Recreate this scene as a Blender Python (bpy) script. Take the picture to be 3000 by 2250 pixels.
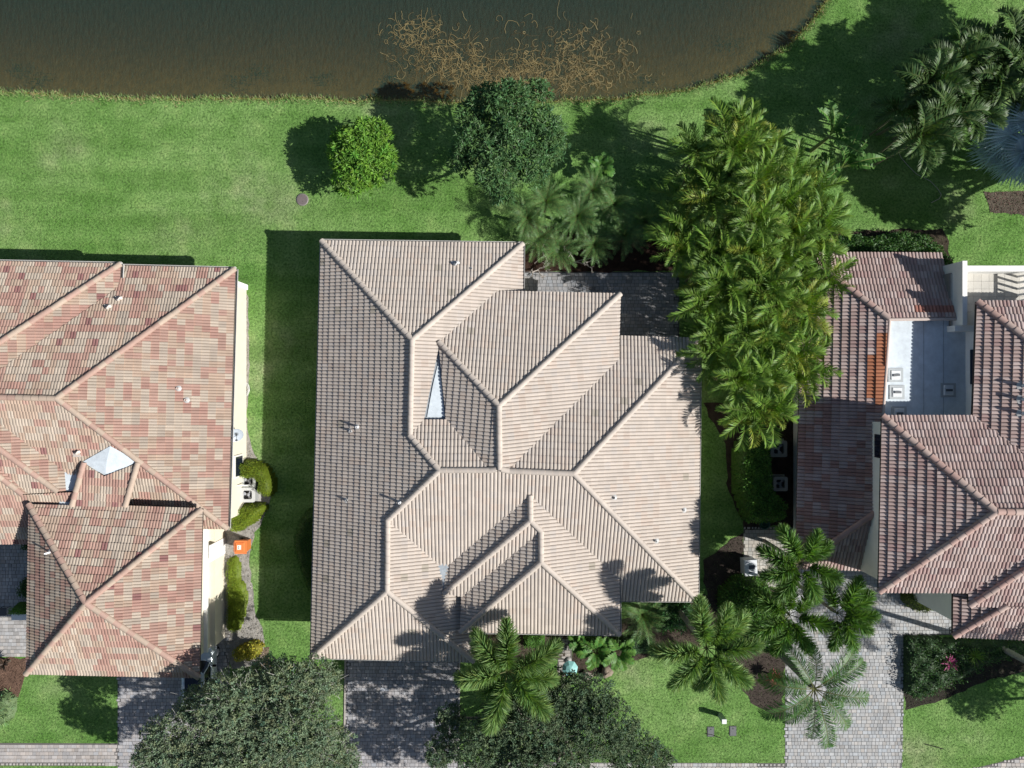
import bpy, math, random
import numpy as np
from mathutils import Vector, Matrix

for o in list(bpy.data.objects): bpy.data.objects.remove(o)
scene = bpy.context.scene
col = scene.collection
R = math.radians
rng = np.random.default_rng(7)
random.seed(7)

# ------------------------------------------------------------------ camera
H, F = 41.6, 2080.0            # drone height above the ground (m), focal length in px of the 3000 px photograph
cam_d = bpy.data.cameras.new('camera'); cam = bpy.data.objects.new('camera', cam_d); col.objects.link(cam)
cam.location = (0, 0, H); cam.rotation_euler = (0, 0, 0)
cam_d.sensor_width = 36; cam_d.lens = 36 * F / 3000; cam_d.clip_end = 600; cam_d.clip_start = .5
scene.camera = cam
# ------------------------------------------------------------------ sky, sun, exposure
SUNV = Vector((3.85, -1.13, 3.0)).normalized()
elev = math.asin(SUNV.z); az = math.atan2(SUNV.x, SUNV.y)
world = bpy.data.worlds.new('World'); scene.world = world; world.use_nodes = True
wn = world.node_tree.nodes; wl = world.node_tree.links
sky = wn.new('ShaderNodeTexSky'); sky.sky_type = 'NISHITA'; sky.sun_disc = False
sky.sun_elevation = elev; sky.sun_rotation = az
wn['Background'].inputs['Strength'].default_value = 0.058
wl.new(sky.outputs[0], wn['Background'].inputs['Color'])
sun_d = bpy.data.lights.new('sun', 'SUN'); sun_d.energy = 5.0; sun_d.angle = R(0.5); sun_d.color = (1, .97, .925)
sun = bpy.data.objects.new('sun', sun_d); col.objects.link(sun)
sun.rotation_euler = SUNV.to_track_quat('Z', 'Y').to_euler(); sun.location = (30, -10, 60)
vs = scene.view_settings; vs.view_transform = 'Standard'; vs.look = 'None'; vs.gamma = 1; vs.use_curve_mapping = False
vs.exposure = 0.46

# ------------------------------------------------------------------ helpers
def P(px, py, z=0.0):
    k = (H - z) / F
    return np.array([(px - 1500) * k, (1125 - py) * k, z])

def norm(a):
    a = np.asarray(a, float)
    return a / np.maximum(np.linalg.norm(a, axis=-1, keepdims=True), 1e-9)

class MB:
    """collects faces; build() makes ONE mesh object"""
    def __init__(s): s.V = []; s.L = []; s.T = []; s.M = []; s.C = []; s.n = 0; s.sm = []
    def add(s, V, Fc, mat=0, tint=(.5, .5, .5), smooth=False):
        V = np.asarray(V, float).reshape(-1, 3); Fc = np.asarray(Fc)
        if len(Fc) == 0: return s
        s.V.append(V); s.L.append((Fc + s.n).ravel()); s.T.append(np.full(len(Fc), Fc.shape[1]))
        s.M.append(np.full(len(Fc), mat)); s.sm.append(np.full(len(Fc), smooth))
        t = np.asarray(tint, float)
        s.C.append(np.broadcast_to(t, (len(Fc), 3)) if t.ndim == 1 else t); s.n += len(V); return s
    def poly(s, V, mat=0, tint=(.5, .5, .5)):
        return s.add(V, [list(range(len(V)))], mat, tint)
    def box(s, c, size, rz=0, mat=0, tint=(.5, .5, .5), taper=1.0):
        x, y, z = np.asarray(size, float) / 2
        v = np.array([[-x, -y, -z], [x, -y, -z], [x, y, -z], [-x, y, -z], [-x * taper, -y * taper, z], [x * taper, -y * taper, z], [x * taper, y * taper, z], [-x * taper, y * taper, z]])
        ca, sa = math.cos(rz), math.sin(rz)
        v = np.c_[v[:, 0] * ca - v[:, 1] * sa, v[:, 0] * sa + v[:, 1] * ca, v[:, 2]] + np.asarray(c, float)
        return s.add(v, [[0, 3, 2, 1], [4, 5, 6, 7], [0, 1, 5, 4], [1, 2, 6, 5], [2, 3, 7, 6], [3, 0, 4, 7]], mat, tint)
    def tube(s, path, rad, n=7, mat=0, tint=(.5, .5, .5), cap=True):
        p = np.asarray(path, float); m = len(p); rad = np.broadcast_to(np.asarray(rad, float), (m,))
        t = norm(np.gradient(p, axis=0)); ref = np.array([.13, .31, .94]) if abs(t[0, 2]) < .9 else np.array([1., 0, 0])
        a = norm(np.cross(t, ref)); b = np.cross(t, a); an = np.linspace(0, 2 * math.pi, n, endpoint=False)
        V = (p[:, None] + rad[:, None, None] * (np.cos(an)[None, :, None] * a[:, None] + np.sin(an)[None, :, None] * b[:, None])).reshape(-1, 3)
        i = np.arange(n); j = (i + 1) % n
        Fc = np.concatenate([np.c_[k * n + i, k * n + j, (k + 1) * n + j, (k + 1) * n + i] for k in range(m - 1)])
        n0 = s.n; s.add(V, Fc, mat, tint, True)
        if cap:
            s.add(V[-n:], [list(range(n))], mat, tint); s.add(V[:n], [list(range(n))[::-1]], mat, tint)
        return s
    def lathe(s, c, prof, n=16, mat=0, tint=(.5, .5, .5), smooth=True):
        an = np.linspace(0, 2 * math.pi, n, endpoint=False); pr = np.asarray(prof, float)
        V = np.stack([pr[:, None, 0] * np.cos(an), pr[:, None, 0] * np.sin(an), np.broadcast_to(pr[:, None, 1], (len(pr), n))], -1).reshape(-1, 3) + np.asarray(c, float)
        i = np.arange(n); j = (i + 1) % n
        Fc = np.concatenate([np.c_[k * n + i, k * n + j, (k + 1) * n + j, (k + 1) * n + i] for k in range(len(pr) - 1)])
        return s.add(V, Fc, mat, tint, smooth)
    def prism(s, xy, z0, z1, mat=0, tint=(.5, .5, .5), top=True):
        xy = np.asarray(xy, float)[:, :2]; n = len(xy)
        if np.sum(xy[:, 0] * np.roll(xy[:, 1], -1) - np.roll(xy[:, 0], -1) * xy[:, 1]) < 0: xy = xy[::-1]
        V = np.r_[np.c_[xy, np.full(n, z0)], np.c_[xy, np.full(n, z1)]]; i = np.arange(n); j = (i + 1) % n
        s.add(V, np.c_[i, j, j + n, i + n], mat, tint)
        if top: s.add(V[n:], [list(range(n))], mat, tint)
        return s
    def leaves(s, Pn, D, Ln, Wd, tint, mat=0, up=None, fold=.25):
        Pn = np.asarray(Pn, float); D = norm(D); m = len(Pn); Ln = np.broadcast_to(Ln, (m,))[:, None]; Wd = np.broadcast_to(Wd, (m,))[:, None]
        if up is None: up = rng.normal(size=(m, 3)) * .5 + np.array([0, 0, 1.])
        S = norm(np.cross(D, up)); N = np.cross(S, D)
        mid = Pn + D * Ln * .45 + N * Wd * fold * .0
        V = np.stack([Pn, mid + S * Wd * .5 + N * Wd * fold, Pn + D * Ln - N * Ln * .06, mid - S * Wd * .5 + N * Wd * fold], 1).reshape(-1, 3)
        i = np.arange(m) * 4
        return s.add(V, np.r_[np.c_[i, i + 1, i + 2], np.c_[i, i + 2, i + 3]], mat, np.r_[tint, tint] if np.ndim(tint) == 2 else tint)
    def mesh(s, name, mats):
        me = bpy.data.meshes.new(name); V = np.concatenate(s.V); L = np.concatenate(s.L); T = np.concatenate(s.T)
        me.vertices.add(len(V)); me.vertices.foreach_set('co', V.ravel().astype(np.float32))
        me.loops.add(len(L)); me.loops.foreach_set('vertex_index', L.astype(np.int32))
        me.polygons.add(len(T)); me.polygons.foreach_set('loop_start', np.r_[0, np.cumsum(T)[:-1]].astype(np.int32))
        me.polygons.foreach_set('material_index', np.concatenate(s.M).astype(np.int32))
        me.polygons.foreach_set('use_smooth', np.concatenate(s.sm))
        a = me.attributes.new('tint', 'FLOAT_COLOR', 'FACE'); C = np.concatenate(s.C)
        a.data.foreach_set('color', np.c_[C, np.ones(len(C))].ravel().astype(np.float32))
        for m in mats: me.materials.append(m)
        me.update(calc_edges=True); me.validate(); return me
    def build(s, name, mats, parent=None):
        if not isinstance(mats, (list, tuple)): mats = [mats]
        return link(name, s.mesh(name, mats), parent)

def link(name, data, parent=None, mat4=None):
    o = bpy.data.objects.new(name, data); col.objects.link(o)
    if data is not None: o.color = (0, 0, 0, 1)
    if parent is not None:
        o.parent = parent
        if parent.data is None: o.matrix_parent_inverse = Matrix.Translation(-Vector(parent.location))
    if mat4 is not None: o.matrix_basis = mat4
    return o
def local(name, data, parent, loc=(0, 0, 0), rot=(0, 0, 0), sc=1.0):
    o = bpy.data.objects.new(name, data); col.objects.link(o); o.parent = parent
    o.location = loc; o.rotation_euler = rot; o.scale = (sc,) * 3 if np.isscalar(sc) else sc; return o
def tag(o, label, cat, group=None):
    o['label'] = label; o['category'] = cat
    if group: o['group'] = group
    return o
def thing(name, loc, label, cat, group=None):
    o = bpy.data.objects.new(name, None); col.objects.link(o); o.location = tuple(float(c) for c in loc); o.empty_display_size = .3
    return tag(o, label, cat, group)
def kind(o, k): o['kind'] = k; return o

# ------------------------------------------------------------------ materials
def nodes(name):
    m = bpy.data.materials.new(name); m.use_nodes = True; nt = m.node_tree
    return m, nt, nt.nodes, nt.links, nt.nodes['Principled BSDF']
def N(nt, t, **kw):
    n = nt.nodes.new(t)
    for k, v in kw.items(): setattr(n, k, v)
    return n
def noise(nt, scale, detail=4, rough=.6, coord=None, vec=None):
    n = N(nt, 'ShaderNodeTexNoise'); n.inputs['Scale'].default_value = scale; n.inputs['Detail'].default_value = detail; n.inputs['Roughness'].default_value = rough
    if vec is not None: nt.links.new(vec, n.inputs['Vector'])
    return n
def ramp(nt, src, stops):
    r = N(nt, 'ShaderNodeValToRGB'); e = r.color_ramp.elements
    while len(e) < len(stops): e.new(.5)
    for i, (p, c) in enumerate(stops): e[i].position = p; e[i].color = (*c, 1) if len(c) == 3 else c
    nt.links.new(src, r.inputs[0]); return r
def mixc(nt, fac, a, b, mode='MIX'):
    m = N(nt, 'ShaderNodeMix', data_type='RGBA', blend_type=mode)
    for sock, v in ((m.inputs[0], fac), (m.inputs[6], a), (m.inputs[7], b)):
        if hasattr(v, 'links') or isinstance(v, bpy.types.NodeSocket): nt.links.new(v, sock)
        else: sock.default_value = v if np.isscalar(v) else (*v, 1)
    return m.outputs[2]
def geopos(nt): return N(nt, 'ShaderNodeNewGeometry').outputs['Position']
def bump(nt, src, strength, dist, bs):
    b = N(nt, 'ShaderNodeBump'); b.inputs['Strength'].default_value = strength; b.inputs['Distance'].default_value = dist
    nt.links.new(src, b.inputs['Height']); nt.links.new(b.outputs[0], bs.inputs['Normal'])
def tintcol(nt):
    a = N(nt, 'ShaderNodeAttribute', attribute_name='tint'); oi = N(nt, 'ShaderNodeObjectInfo')
    return mixc(nt, 1.0, a.outputs['Color'], oi.outputs['Color'], 'ADD')

def mat_tinted(name, rough=.85, nscale=6.0, var=.35, spec=.25, fine=60, bmp=.3, dist=.01, metallic=0):
    m, nt, ns, lk, b = nodes(name); c = tintcol(nt); pos = geopos(nt)
    n1 = noise(nt, nscale, 5, .65, vec=pos); n2 = noise(nt, fine, 3, .6, vec=pos)
    r = ramp(nt, n1.outputs[0], [(.25, (1 - var,) * 3), (.75, (1 + var * .3,) * 3)])
    c = mixc(nt, 1.0, c, r.outputs[0], 'MULTIPLY')
    r2 = ramp(nt, n2.outputs[0], [(.3, (.86,) * 3), (.7, (1.08,) * 3)]); c = mixc(nt, 1.0, c, r2.outputs[0], 'MULTIPLY')
    lk.new(c, b.inputs['Base Color']); b.inputs['Roughness'].default_value = rough; b.inputs['Specular IOR Level'].default_value = spec
    b.inputs['Metallic'].default_value = metallic
    bump(nt, n2.outputs[0], bmp, dist, b); return m
def mat_leaf(name, rough=.5, trans=.28, spec=.32):
    m, nt, ns, lk, b = nodes(name); a = N(nt, 'ShaderNodeAttribute', attribute_name='tint'); oi = N(nt, 'ShaderNodeObjectInfo')
    r = ramp(nt, oi.outputs['Random'], [(0, (.78, .8, .75)), (1, (1.2, 1.18, 1.1))]); c = mixc(nt, 1.0, a.outputs['Color'], r.outputs[0], 'MULTIPLY')
    lk.new(c, b.inputs['Base Color']); b.inputs['Roughness'].default_value = rough; b.inputs['Specular IOR Level'].default_value = spec
    t = N(nt, 'ShaderNodeBsdfTranslucent'); c2 = mixc(nt, 1.0, c, (1.15, 1.25, .5), 'MULTIPLY'); lk.new(c2, t.inputs['Color'])
    mx = N(nt, 'ShaderNodeMixShader'); mx.inputs[0].default_value = trans
    lk.new(b.outputs[0], mx.inputs[1]); lk.new(t.outputs[0], mx.inputs[2]); lk.new(mx.outputs[0], ns['Material Output'].inputs['Surface']); return m
def mat_plain(name, c, rough=.6, spec=.4, metallic=0, var=.12, nscale=5):
    m, nt, ns, lk, b = nodes(name); n1 = noise(nt, nscale, 5, .65, vec=geopos(nt))
    r = ramp(nt, n1.outputs[0], [(.25, tuple(x * (1 - var) for x in c)), (.75, tuple(min(1, x * (1 + var * .5)) for x in c))])
    lk.new(r.outputs[0], b.inputs['Base Color']); b.inputs['Roughness'].default_value = rough; b.inputs['Specular IOR Level'].default_value = spec; b.inputs['Metallic'].default_value = metallic
    return m

M_tile = mat_tinted('roof_tile', .8, 1.1, .12, .35, 45, .2)
M_deck = mat_plain('roof_underlay', (.06, .052, .048), .95, .1)
M_paver = mat_tinted('paver', .9, .9, .22, .2, 50, .35)
M_leaf = mat_leaf('leaf'); M_leafmatte = mat_leaf('leaf_matte', .62, .2, .3); M_gloss = mat_leaf('leaf_gloss', .48, .22, .3)
M_bark = mat_tinted('bark', .95, 8, .4, .15, 40, .6, .02)
M_wall = mat_plain('stucco_wall', (.64, .59, .475), .9, .2, 0, .07, 2)
M_wallw = mat_plain('white_stucco', (.78, .77, .73), .9, .2, 0, .08, 2)
M_white = mat_plain('white_paint', (.8, .8, .78), .5, .4, 0, .05)
M_gutter = mat_plain('gutter_aluminium', (.62, .61, .58), .45, .5, 0, .2, 9)
M_metal = mat_plain('metal_flashing', (.36, .40, .43), .55, .5, .15, .3, 7)
M_membrane = mat_plain('roof_membrane', (.58, .64, .68), .75, .3, 0, .2, 2.5)
M_paint = mat_tinted('painted_part', .5, 7, .12, .45, 60, .05)
M_glass = mat_plain('dark_glass', (.006, .009, .022), .06, .6, 0, .02)
M_car = mat_plain('car_paint', (.62, .68, .72), .22, .6, .25, .04, 3)
M_rubber = mat_plain('black_rubber', (.015, .015, .016), .8, .2)
M_soil = mat_tinted('soil', .97, 2.5, .5, .1, 22, .9, .06)

def mat_lawn():
    m, nt, ns, lk, b = nodes('lawn'); pos = geopos(nt)
    big = noise(nt, .16, 4, .6, vec=pos); mid = noise(nt, .9, 5, .62, vec=pos); fine = noise(nt, 7.5, 5, .72, vec=pos)
    mp = N(nt, 'ShaderNodeMapping'); mp.inputs['Scale'].default_value = (.10, 1.0, 1); lk.new(pos, mp.inputs['Vector'])
    mow = noise(nt, .75, 2, .5, vec=mp.outputs[0])
    c = ramp(nt, big.outputs[0], [(.32, (.100, .215, .046)), (.55, (.142, .252, .072)), (.72, (.205, .268, .122))]).outputs[0]
    c2 = ramp(nt, mid.outputs[0], [(.3, (.72, .80, .66)), (.52, (1, 1, 1)), (.74, (1.42, 1.22, 1.38))]).outputs[0]
    c = mixc(nt, 1.0, c, c2, 'MULTIPLY')
    c3 = ramp(nt, mow.outputs[0], [(.35, (.80, .86, .76)), (.65, (1.2, 1.14, 1.24))]).outputs[0]; c = mixc(nt, .9, c, c3, 'MULTIPLY')
    c4 = ramp(nt, fine.outputs[0], [(.28, (.28, .33, .28)), (.5, (1, 1, 1)), (.74, (1.65, 1.55, 1.6))]).outputs[0]; c = mixc(nt, 1.0, c, c4, 'MULTIPLY')
    # mud of the bank and the pond bed below the turf line
    sep = N(nt, 'ShaderNodeSeparateXYZ'); lk.new(pos, sep.inputs[0])
    mud = ramp(nt, noise(nt, 2.2, 5, .7, vec=pos).outputs[0], [(.3, (.24, .16, .035)), (.7, (.40, .275, .07))]).outputs[0]
    mr = N(nt, 'ShaderNodeMapRange'); mr.inputs[1].default_value = -.16; mr.inputs[2].default_value = -.05; lk.new(sep.outputs[2], mr.inputs[0])
    c = mixc(nt, mr.outputs[0], mud, c)
    lk.new(c, b.inputs['Base Color']); b.inputs['Roughness'].default_value = .95; b.inputs['Specular IOR Level'].default_value = .1
    bump(nt, fine.outputs[0], .9, .09, b); return m
M_lawn = mat_lawn()
def mat_water():
    m, nt, ns, lk, b = nodes('pond_water'); pos = geopos(nt)
    mp = N(nt, 'ShaderNodeMapping'); mp.inputs['Scale'].default_value = (1.0, .38, 1); mp.inputs['Rotation'].default_value = (0, 0, R(14)); lk.new(pos, mp.inputs['Vector'])
    w = noise(nt, 5.0, 4, .55, vec=mp.outputs[0])
    tr = N(nt, 'ShaderNodeBsdfTransparent'); tr.inputs[0].default_value = (.86, .84, .72, 1)
    b.inputs['Base Color'].default_value = (.036, .074, .060, 1); b.inputs['Roughness'].default_value = .12; b.inputs['IOR'].default_value = 1.33
    bump(nt, w.outputs[0], .55, .12, b)
    mx = N(nt, 'ShaderNodeMixShader'); mx.inputs[0].default_value = .42
    lk.new(tr.outputs[0], mx.inputs[1]); lk.new(b.outputs[0], mx.inputs[2]); lk.new(mx.outputs[0], ns['Material Output'].inputs['Surface'])
    va = N(nt, 'ShaderNodeVolumeAbsorption'); va.inputs['Color'].default_value = (.55, .40, .14, 1); va.inputs['Density'].default_value = 1.5
    lk.new(va.outputs[0], ns['Material Output'].inputs['Volume']); return m
M_water = mat_water()

# ------------------------------------------------------------------ ground sheet with the pond basin
shore_px = [(-700, 235), (-300, 245), (0, 260), (60, 262), (150, 270), (300, 277), (600, 279), (900, 280), (1150, 284), (1330, 290), (1500, 292), (1700, 286), (1800, 279), (1900, 268), (2000, 254), (2080, 234), (2150, 211), (2220, 178), (2280, 142), (2335, 98), (2380, 50), (2415, 0), (2440, -60), (2470, -200), (2480, -420)]
sp = np.array([P(*q)[:2] for q in shore_px]); dd = np.r_[0, np.cumsum(np.linalg.norm(np.diff(sp, axis=0), axis=1))]
tt = np.arange(0, dd[-1], .35); shore = np.c_[np.interp(tt, dd, sp[:, 0]), np.interp(tt, dd, sp[:, 1])]
jit = np.convolve(rng.normal(0, .12, len(tt)), [.25, .5, .25], 'same'); shore[:, 1] += jit
pond_poly = np.r_[shore, [[18, 45], [-60, 45], [-60, shore[0, 1]]]]
def inside(poly, pts):
    x, y = pts[:, 0], pts[:, 1]; r = np.zeros(len(pts), bool); n = len(poly)
    for i in range(n):
        a, b = poly[i], poly[(i + 1) % n]
        c = (a[1] > y) != (b[1] > y)
        if a[1] != b[1]: r ^= c & (x < (b[0] - a[0]) * (y - a[1]) / (b[1] - a[1]) + a[0])
    return r
def segdist(poly, pts, closed=True):
    d = np.full(len(pts), 1e9); n = len(poly)
    for i in range(n if closed else n - 1):
        a = poly[i]; e = poly[(i + 1) % n] - a; L2 = e @ e + 1e-12
        t = np.clip(((pts - a) @ e) / L2, 0, 1); d = np.minimum(d, np.linalg.norm(pts - a - t[:, None] * e, axis=1))
    return d
def depth(pts):
    """signed distance to the shore, positive on land"""
    far = segdist(shore[::4], pts, False); near = far < 2.5
    far[near] = segdist(shore, pts[near], False)
    return np.where(inside(pond_poly, pts), -far, far)
def ground_z(pts):
    d = depth(pts); z = np.zeros(len(pts))
    z = np.where(d < .30, -(.30 - d) * .75, z); z = np.where(d < -.1, -.30 - (-.1 - d) * .15, z); return np.maximum(z, -3.2)
gx = np.arange(-46, 46.01, .4); gy = np.r_[np.arange(-38, 14.9, .8), np.arange(15, 42.01, .25)]
GX, GY = np.meshgrid(gx, gy); pts = np.c_[GX.ravel(), GY.ravel()]
gz = np.zeros(len(pts)); sel = pts[:, 1] > 12; gz[sel] = ground_z(pts[sel])
nx, ny = len(gx), len(gy); ii = (np.arange(ny - 1)[:, None] * nx + np.arange(nx - 1)).ravel()
g = MB(); g.add(np.c_[pts, gz], np.c_[ii, ii + 1, ii + 1 + nx, ii + nx], 0, (.1, .2, .05), True)
o = 260.0
ring = np.array([[-o, -o, 0], [o, -o, 0], [o, o, 0], [-o, o, 0], [-46, -38, 0], [46, -38, 0], [46, 42, 0], [-46, 42, 0]], float); ring[:, 2] = -.004
g.add(ring, [[0, 1, 5, 4], [1, 2, 6, 5], [2, 3, 7, 6], [3, 0, 4, 7]], 0, (.1, .2, .05))
kind(g.build('lawn', M_lawn), 'structure')
w = MB(); x0, x1, y0, y1 = -45.8, 24, 14.5, 41.8
w.box(((x0 + x1) / 2, (y0 + y1) / 2, -2.165), (x1 - x0, y1 - y0, 4.0)); kind(w.build('pond_water', M_water), 'structure')

# ------------------------------------------------------------------ tiled roofs
def clip_poly(poly, tri):
    out = poly
    for k in range(3):
        a = tri[k]; b = tri[(k + 1) % 3]; ex, ey = b[0] - a[0], b[1] - a[1]; inp = out; out = []
        if not inp: return out
        for q in range(len(inp)):
            c = inp[q]; d = inp[(q + 1) % len(inp)]
            sc = ex * (c[1] - a[1]) - ey * (c[0] - a[0]); sd = ex * (d[1] - a[1]) - ey * (d[0] - a[0])
            if sc >= 0: out.append(c)
            if (sc >= 0) != (sd >= 0):
                t = sc / (sc - sd); out.append(tuple(c[m] + (d[m] - c[m]) * t for m in range(3)))
    return out
def triangulate(uv):
    idx = list(range(len(uv)))
    if sum(uv[i][0] * uv[(i + 1) % len(uv)][1] - uv[(i + 1) % len(uv)][0] * uv[i][1] for i in idx) < 0: idx.reverse()
    cr = lambda a, b, c: (b[0] - a[0]) * (c[1] - a[1]) - (b[1] - a[1]) * (c[0] - a[0])
    out = []; guard = 0
    while len(idx) > 3 and guard < 500:
        guard += 1
        for k in range(len(idx)):
            i0, i1, i2 = idx[k - 1], idx[k], idx[(k + 1) % len(idx)]; a, b, c = uv[i0], uv[i1], uv[i2]
            if cr(a, b, c) <= 1e-9: continue
            if any(cr(a, b, uv[m]) >= 0 and cr(b, c, uv[m]) >= 0 and cr(c, a, uv[m]) >= 0 for m in idx if m not in (i0, i1, i2)): continue
            out.append((i0, i1, i2)); idx.pop(k); break
        else: break
    if len(idx) == 3: out.append(tuple(idx))
    return out

def tile_template(cw, ce, hb, lift=.04):
    w = cw / 2; us = []; hs = []
    for b in range(2):
        for f_, h_ in ((0, 0), (.07, .60), (.26, .92), (.5, 1.0), (.74, .92), (.93, .60)): us.append((b + f_) * w); hs.append(h_ * hb)
    us.append(cw); hs.append(0); us = np.array(us); hs = np.array(hs); n = len(us)
    lo = np.c_[us, np.zeros(n), hs + lift]; hi = np.c_[us, np.full(n, ce + .012), hs * .97 + .006]; sk = np.c_[us, np.zeros(n), hs * .35 + .0]
    V = np.r_[lo, hi, sk]; i = np.arange(n - 1)
    return V, np.r_[np.c_[i, i + 1, i + 1 + n, i + n], np.c_[i + 2 * n, i + 1 + 2 * n, i + 1, i]]

class Roof:
    def __init__(s, V): s.V = V; s.P = {k: P(*v) for k, v in V.items()}; s.pl = {}
    def plane(s, face):
        if face in s.pl: return s.pl[face]
        q = np.array([s.P[n] for n in face.split()]); A = np.c_[q[:, :2], np.ones(len(q))]; c = np.linalg.lstsq(A, q[:, 2], rcond=None)[0]
        n = norm(np.array([-c[0], -c[1], 1.])); up = norm(np.array([c[0], c[1], c[0] ** 2 + c[1] ** 2])); e = np.cross(up, n)   # e x up = n
        r = (q, c, n, up, e); s.pl[face] = r; return r
    def on(s, face, px, py):
        q, c, n, up, e = s.plane(face); a = P(px, py, 0); cam_ = np.array([0, 0, H]); d = a - cam_
        t = (c[2] - H) / (d[2] - c[0] * d[0] - c[1] * d[1]); return cam_ + d * t

LASTP = [np.zeros(3)]
def tiled_roof(house, roof_part, roof, faces, cw, ce, hb, colour, lift=.04):
    """lays every tile of every roof face; the 300 that show largest are objects, the cut and remaining ones are joined"""
    TV, TF = tile_template(cw, ce, hb, lift); whole = []; mb = MB(); deck = MB()
    quads = [[tuple(TV[i]) for i in f_] for f_ in TF]
    for fi, face in enumerate(faces):
        q, c, n, up, e = roof.plane(face); o = q[np.argmin((q @ up))]
        uv = np.c_[(q - o) @ e, (q - o) @ up]; tris = [[uv[i] for i in t] for t in triangulate([tuple(x) for x in uv])]
        base = q - ((q - o) @ n)[:, None] * n - n * .015
        for t in triangulate([tuple(x) for x in uv]): deck.add(base[list(t)], [[0, 1, 2]])
        deck_dn = base - np.array([0, 0, .10]); k = len(base); i = np.arange(k); j = (i + 1) % k
        deck.add(np.r_[base, deck_dn], np.c_[i, i + k, j + k, j])
        u0, v0 = uv.min(0); u1, v1 = uv.max(0); off = (fi * .137) % cw
        poly = uv; k = len(poly); vj0 = math.floor(v0 / ce)
        for row in range(vj0, math.ceil(v1 / ce)):
            vb = row * ce - .03; du = off + (cw * .5 if row % 2 else 0) * .0
            for cc in range(math.floor((u0 - du) / cw) - 1, math.ceil((u1 - du) / cw) + 1):
                ub = cc * cw + du
                if ub > u1 or ub + cw < u0 or vb > v1: continue
                corners = np.array([[ub, vb], [ub + cw, vb], [ub + cw, vb + ce + .012], [ub, vb + ce + .012], [ub + cw / 2, vb + ce / 2], [ub + cw / 2, vb], [ub + cw / 2, vb + ce], [ub, vb + ce / 2], [ub + cw, vb + ce / 2]])
                ins = inside(poly, corners + [[0, 1e-4]])
                org = o + ub * e + vb * up
                if ins.all(): whole.append((fi, row, cc, org, n, up, e)); continue
                if not ins.any():
                    mnx = (poly[:, 0] >= ub) & (poly[:, 0] <= ub + cw) & (poly[:, 1] >= vb) & (poly[:, 1] <= vb + ce)
                    if not mnx.any(): continue
                LASTP[0] = org; tc = colour(fi, row, cc)
                for qd in quads:
                    pq = [(a[0] + ub, a[1] + vb, a[2]) for a in qd]
                    if all(abs(pq[0][1] - a[1]) < 1e-9 for a in pq):     # front lip: keep if its midpoint is on the face
                        if not inside(poly, np.array([[(pq[0][0] + pq[1][0]) / 2, pq[0][1] + .002]]))[0]: continue
                        mb.add([o + a[0] * e + a[1] * up + a[2] * n for a in pq], [[0, 1, 2, 3]], 0, tc); continue
                    for tr_ in tris:
                        r = clip_poly(pq, tr_)
                        if len(r) >= 3: mb.add([o + a[0] * e + a[1] * up + a[2] * n for a in r], [list(range(len(r)))], 0, tc)
    cp = np.array([0, 0, H]); sc = []
    for t in whole:
        d = cp - t[3]; L = np.linalg.norm(d); px = abs(t[3][0]) / (H - t[3][2]) * F; py = abs(t[3][1]) / (H - t[3][2]) * F
        sc.append((t[4] @ d) / L ** 3 if px < 1480 and py < 1100 else 0)
    order = np.argsort(-np.array(sc)); pick = set(order[:300].tolist())
    tm = MB().add(TV, TF).mesh('roof_tile', [M_tile]); tm.attributes['tint'].data.foreach_set('color', np.zeros(4 * len(TF), np.float32))
    for i, (fi, row, cc, org, n, up, e) in enumerate(whole):
        LASTP[0] = org; tc = colour(fi, row, cc); wob = rng.normal(0, .003)
        if i in pick:
            ob = link('roof_tile', tm, roof_part, Matrix(((e[0], up[0], n[0], org[0]), (e[1], up[1], n[1], org[1]), (e[2], up[2], n[2], org[2] + wob), (0, 0, 0, 1))))
            ob.color = (*tc, 1)
        else:
            mb.add(org + TV[:, :1] * e + TV[:, 1:2] * up + (TV[:, 2:] + wob) * n, TF, 0, tc)
    kind(mb.build('tile_field', M_tile, roof_part), 'stuff'); return deck

cap_cache = {}
def ridge_caps(roof_part, segs, colour, r=.145, step=.36, lift=.085):
    if (r, step) not in cap_cache:
        an = np.linspace(-.12 * math.pi, 1.12 * math.pi, 9); m = MB(); L = step + .05; V = []
        for y, rr, z in ((0, r * 1.05, .012), (L * .5, r * 1.0, .006), (L, r * .95, -.004)): V.append(np.c_[np.cos(an) * rr, np.full(9, y), np.sin(an) * rr * .85 + z])
        V = np.concatenate(V); i = np.arange(8); m.add(V, np.r_[np.c_[i, i + 9, i + 10, i + 1], np.c_[i + 9, i + 18, i + 19, i + 10]], 0, (0, 0, 0), True)
        lip = np.r_[V[:9], np.c_[np.cos(an) * r * .86, np.full(9, .004), np.sin(an) * r * .66]]; m.add(lip, np.c_[i + 9, i, i + 1, i + 10], 0, (0, 0, 0), False)
        cap_cache[(r, step)] = m.mesh('ridge_cap', [M_tile])
    for a, b in segs:
        a, b = (a, b) if a[2] <= b[2] else (b, a); d = b - a; L = np.linalg.norm(d); d = d / L; s = norm(np.cross(d, [0, 0, 1.])); u = np.cross(s, d); k = max(1, round(L / step))
        for q in range(k):
            o_ = a + d * (q * L / k) + u * lift + rng.normal(0, .003, 3)
            ob = link('ridge_cap', cap_cache[(r, step)], roof_part, Matrix(((s[0], d[0], u[0], o_[0]), (s[1], d[1], u[1], o_[1]), (s[2], d[2], u[2], o_[2]), (0, 0, 0, 1))))
            ob.color = (*colour(), 1)

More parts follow.
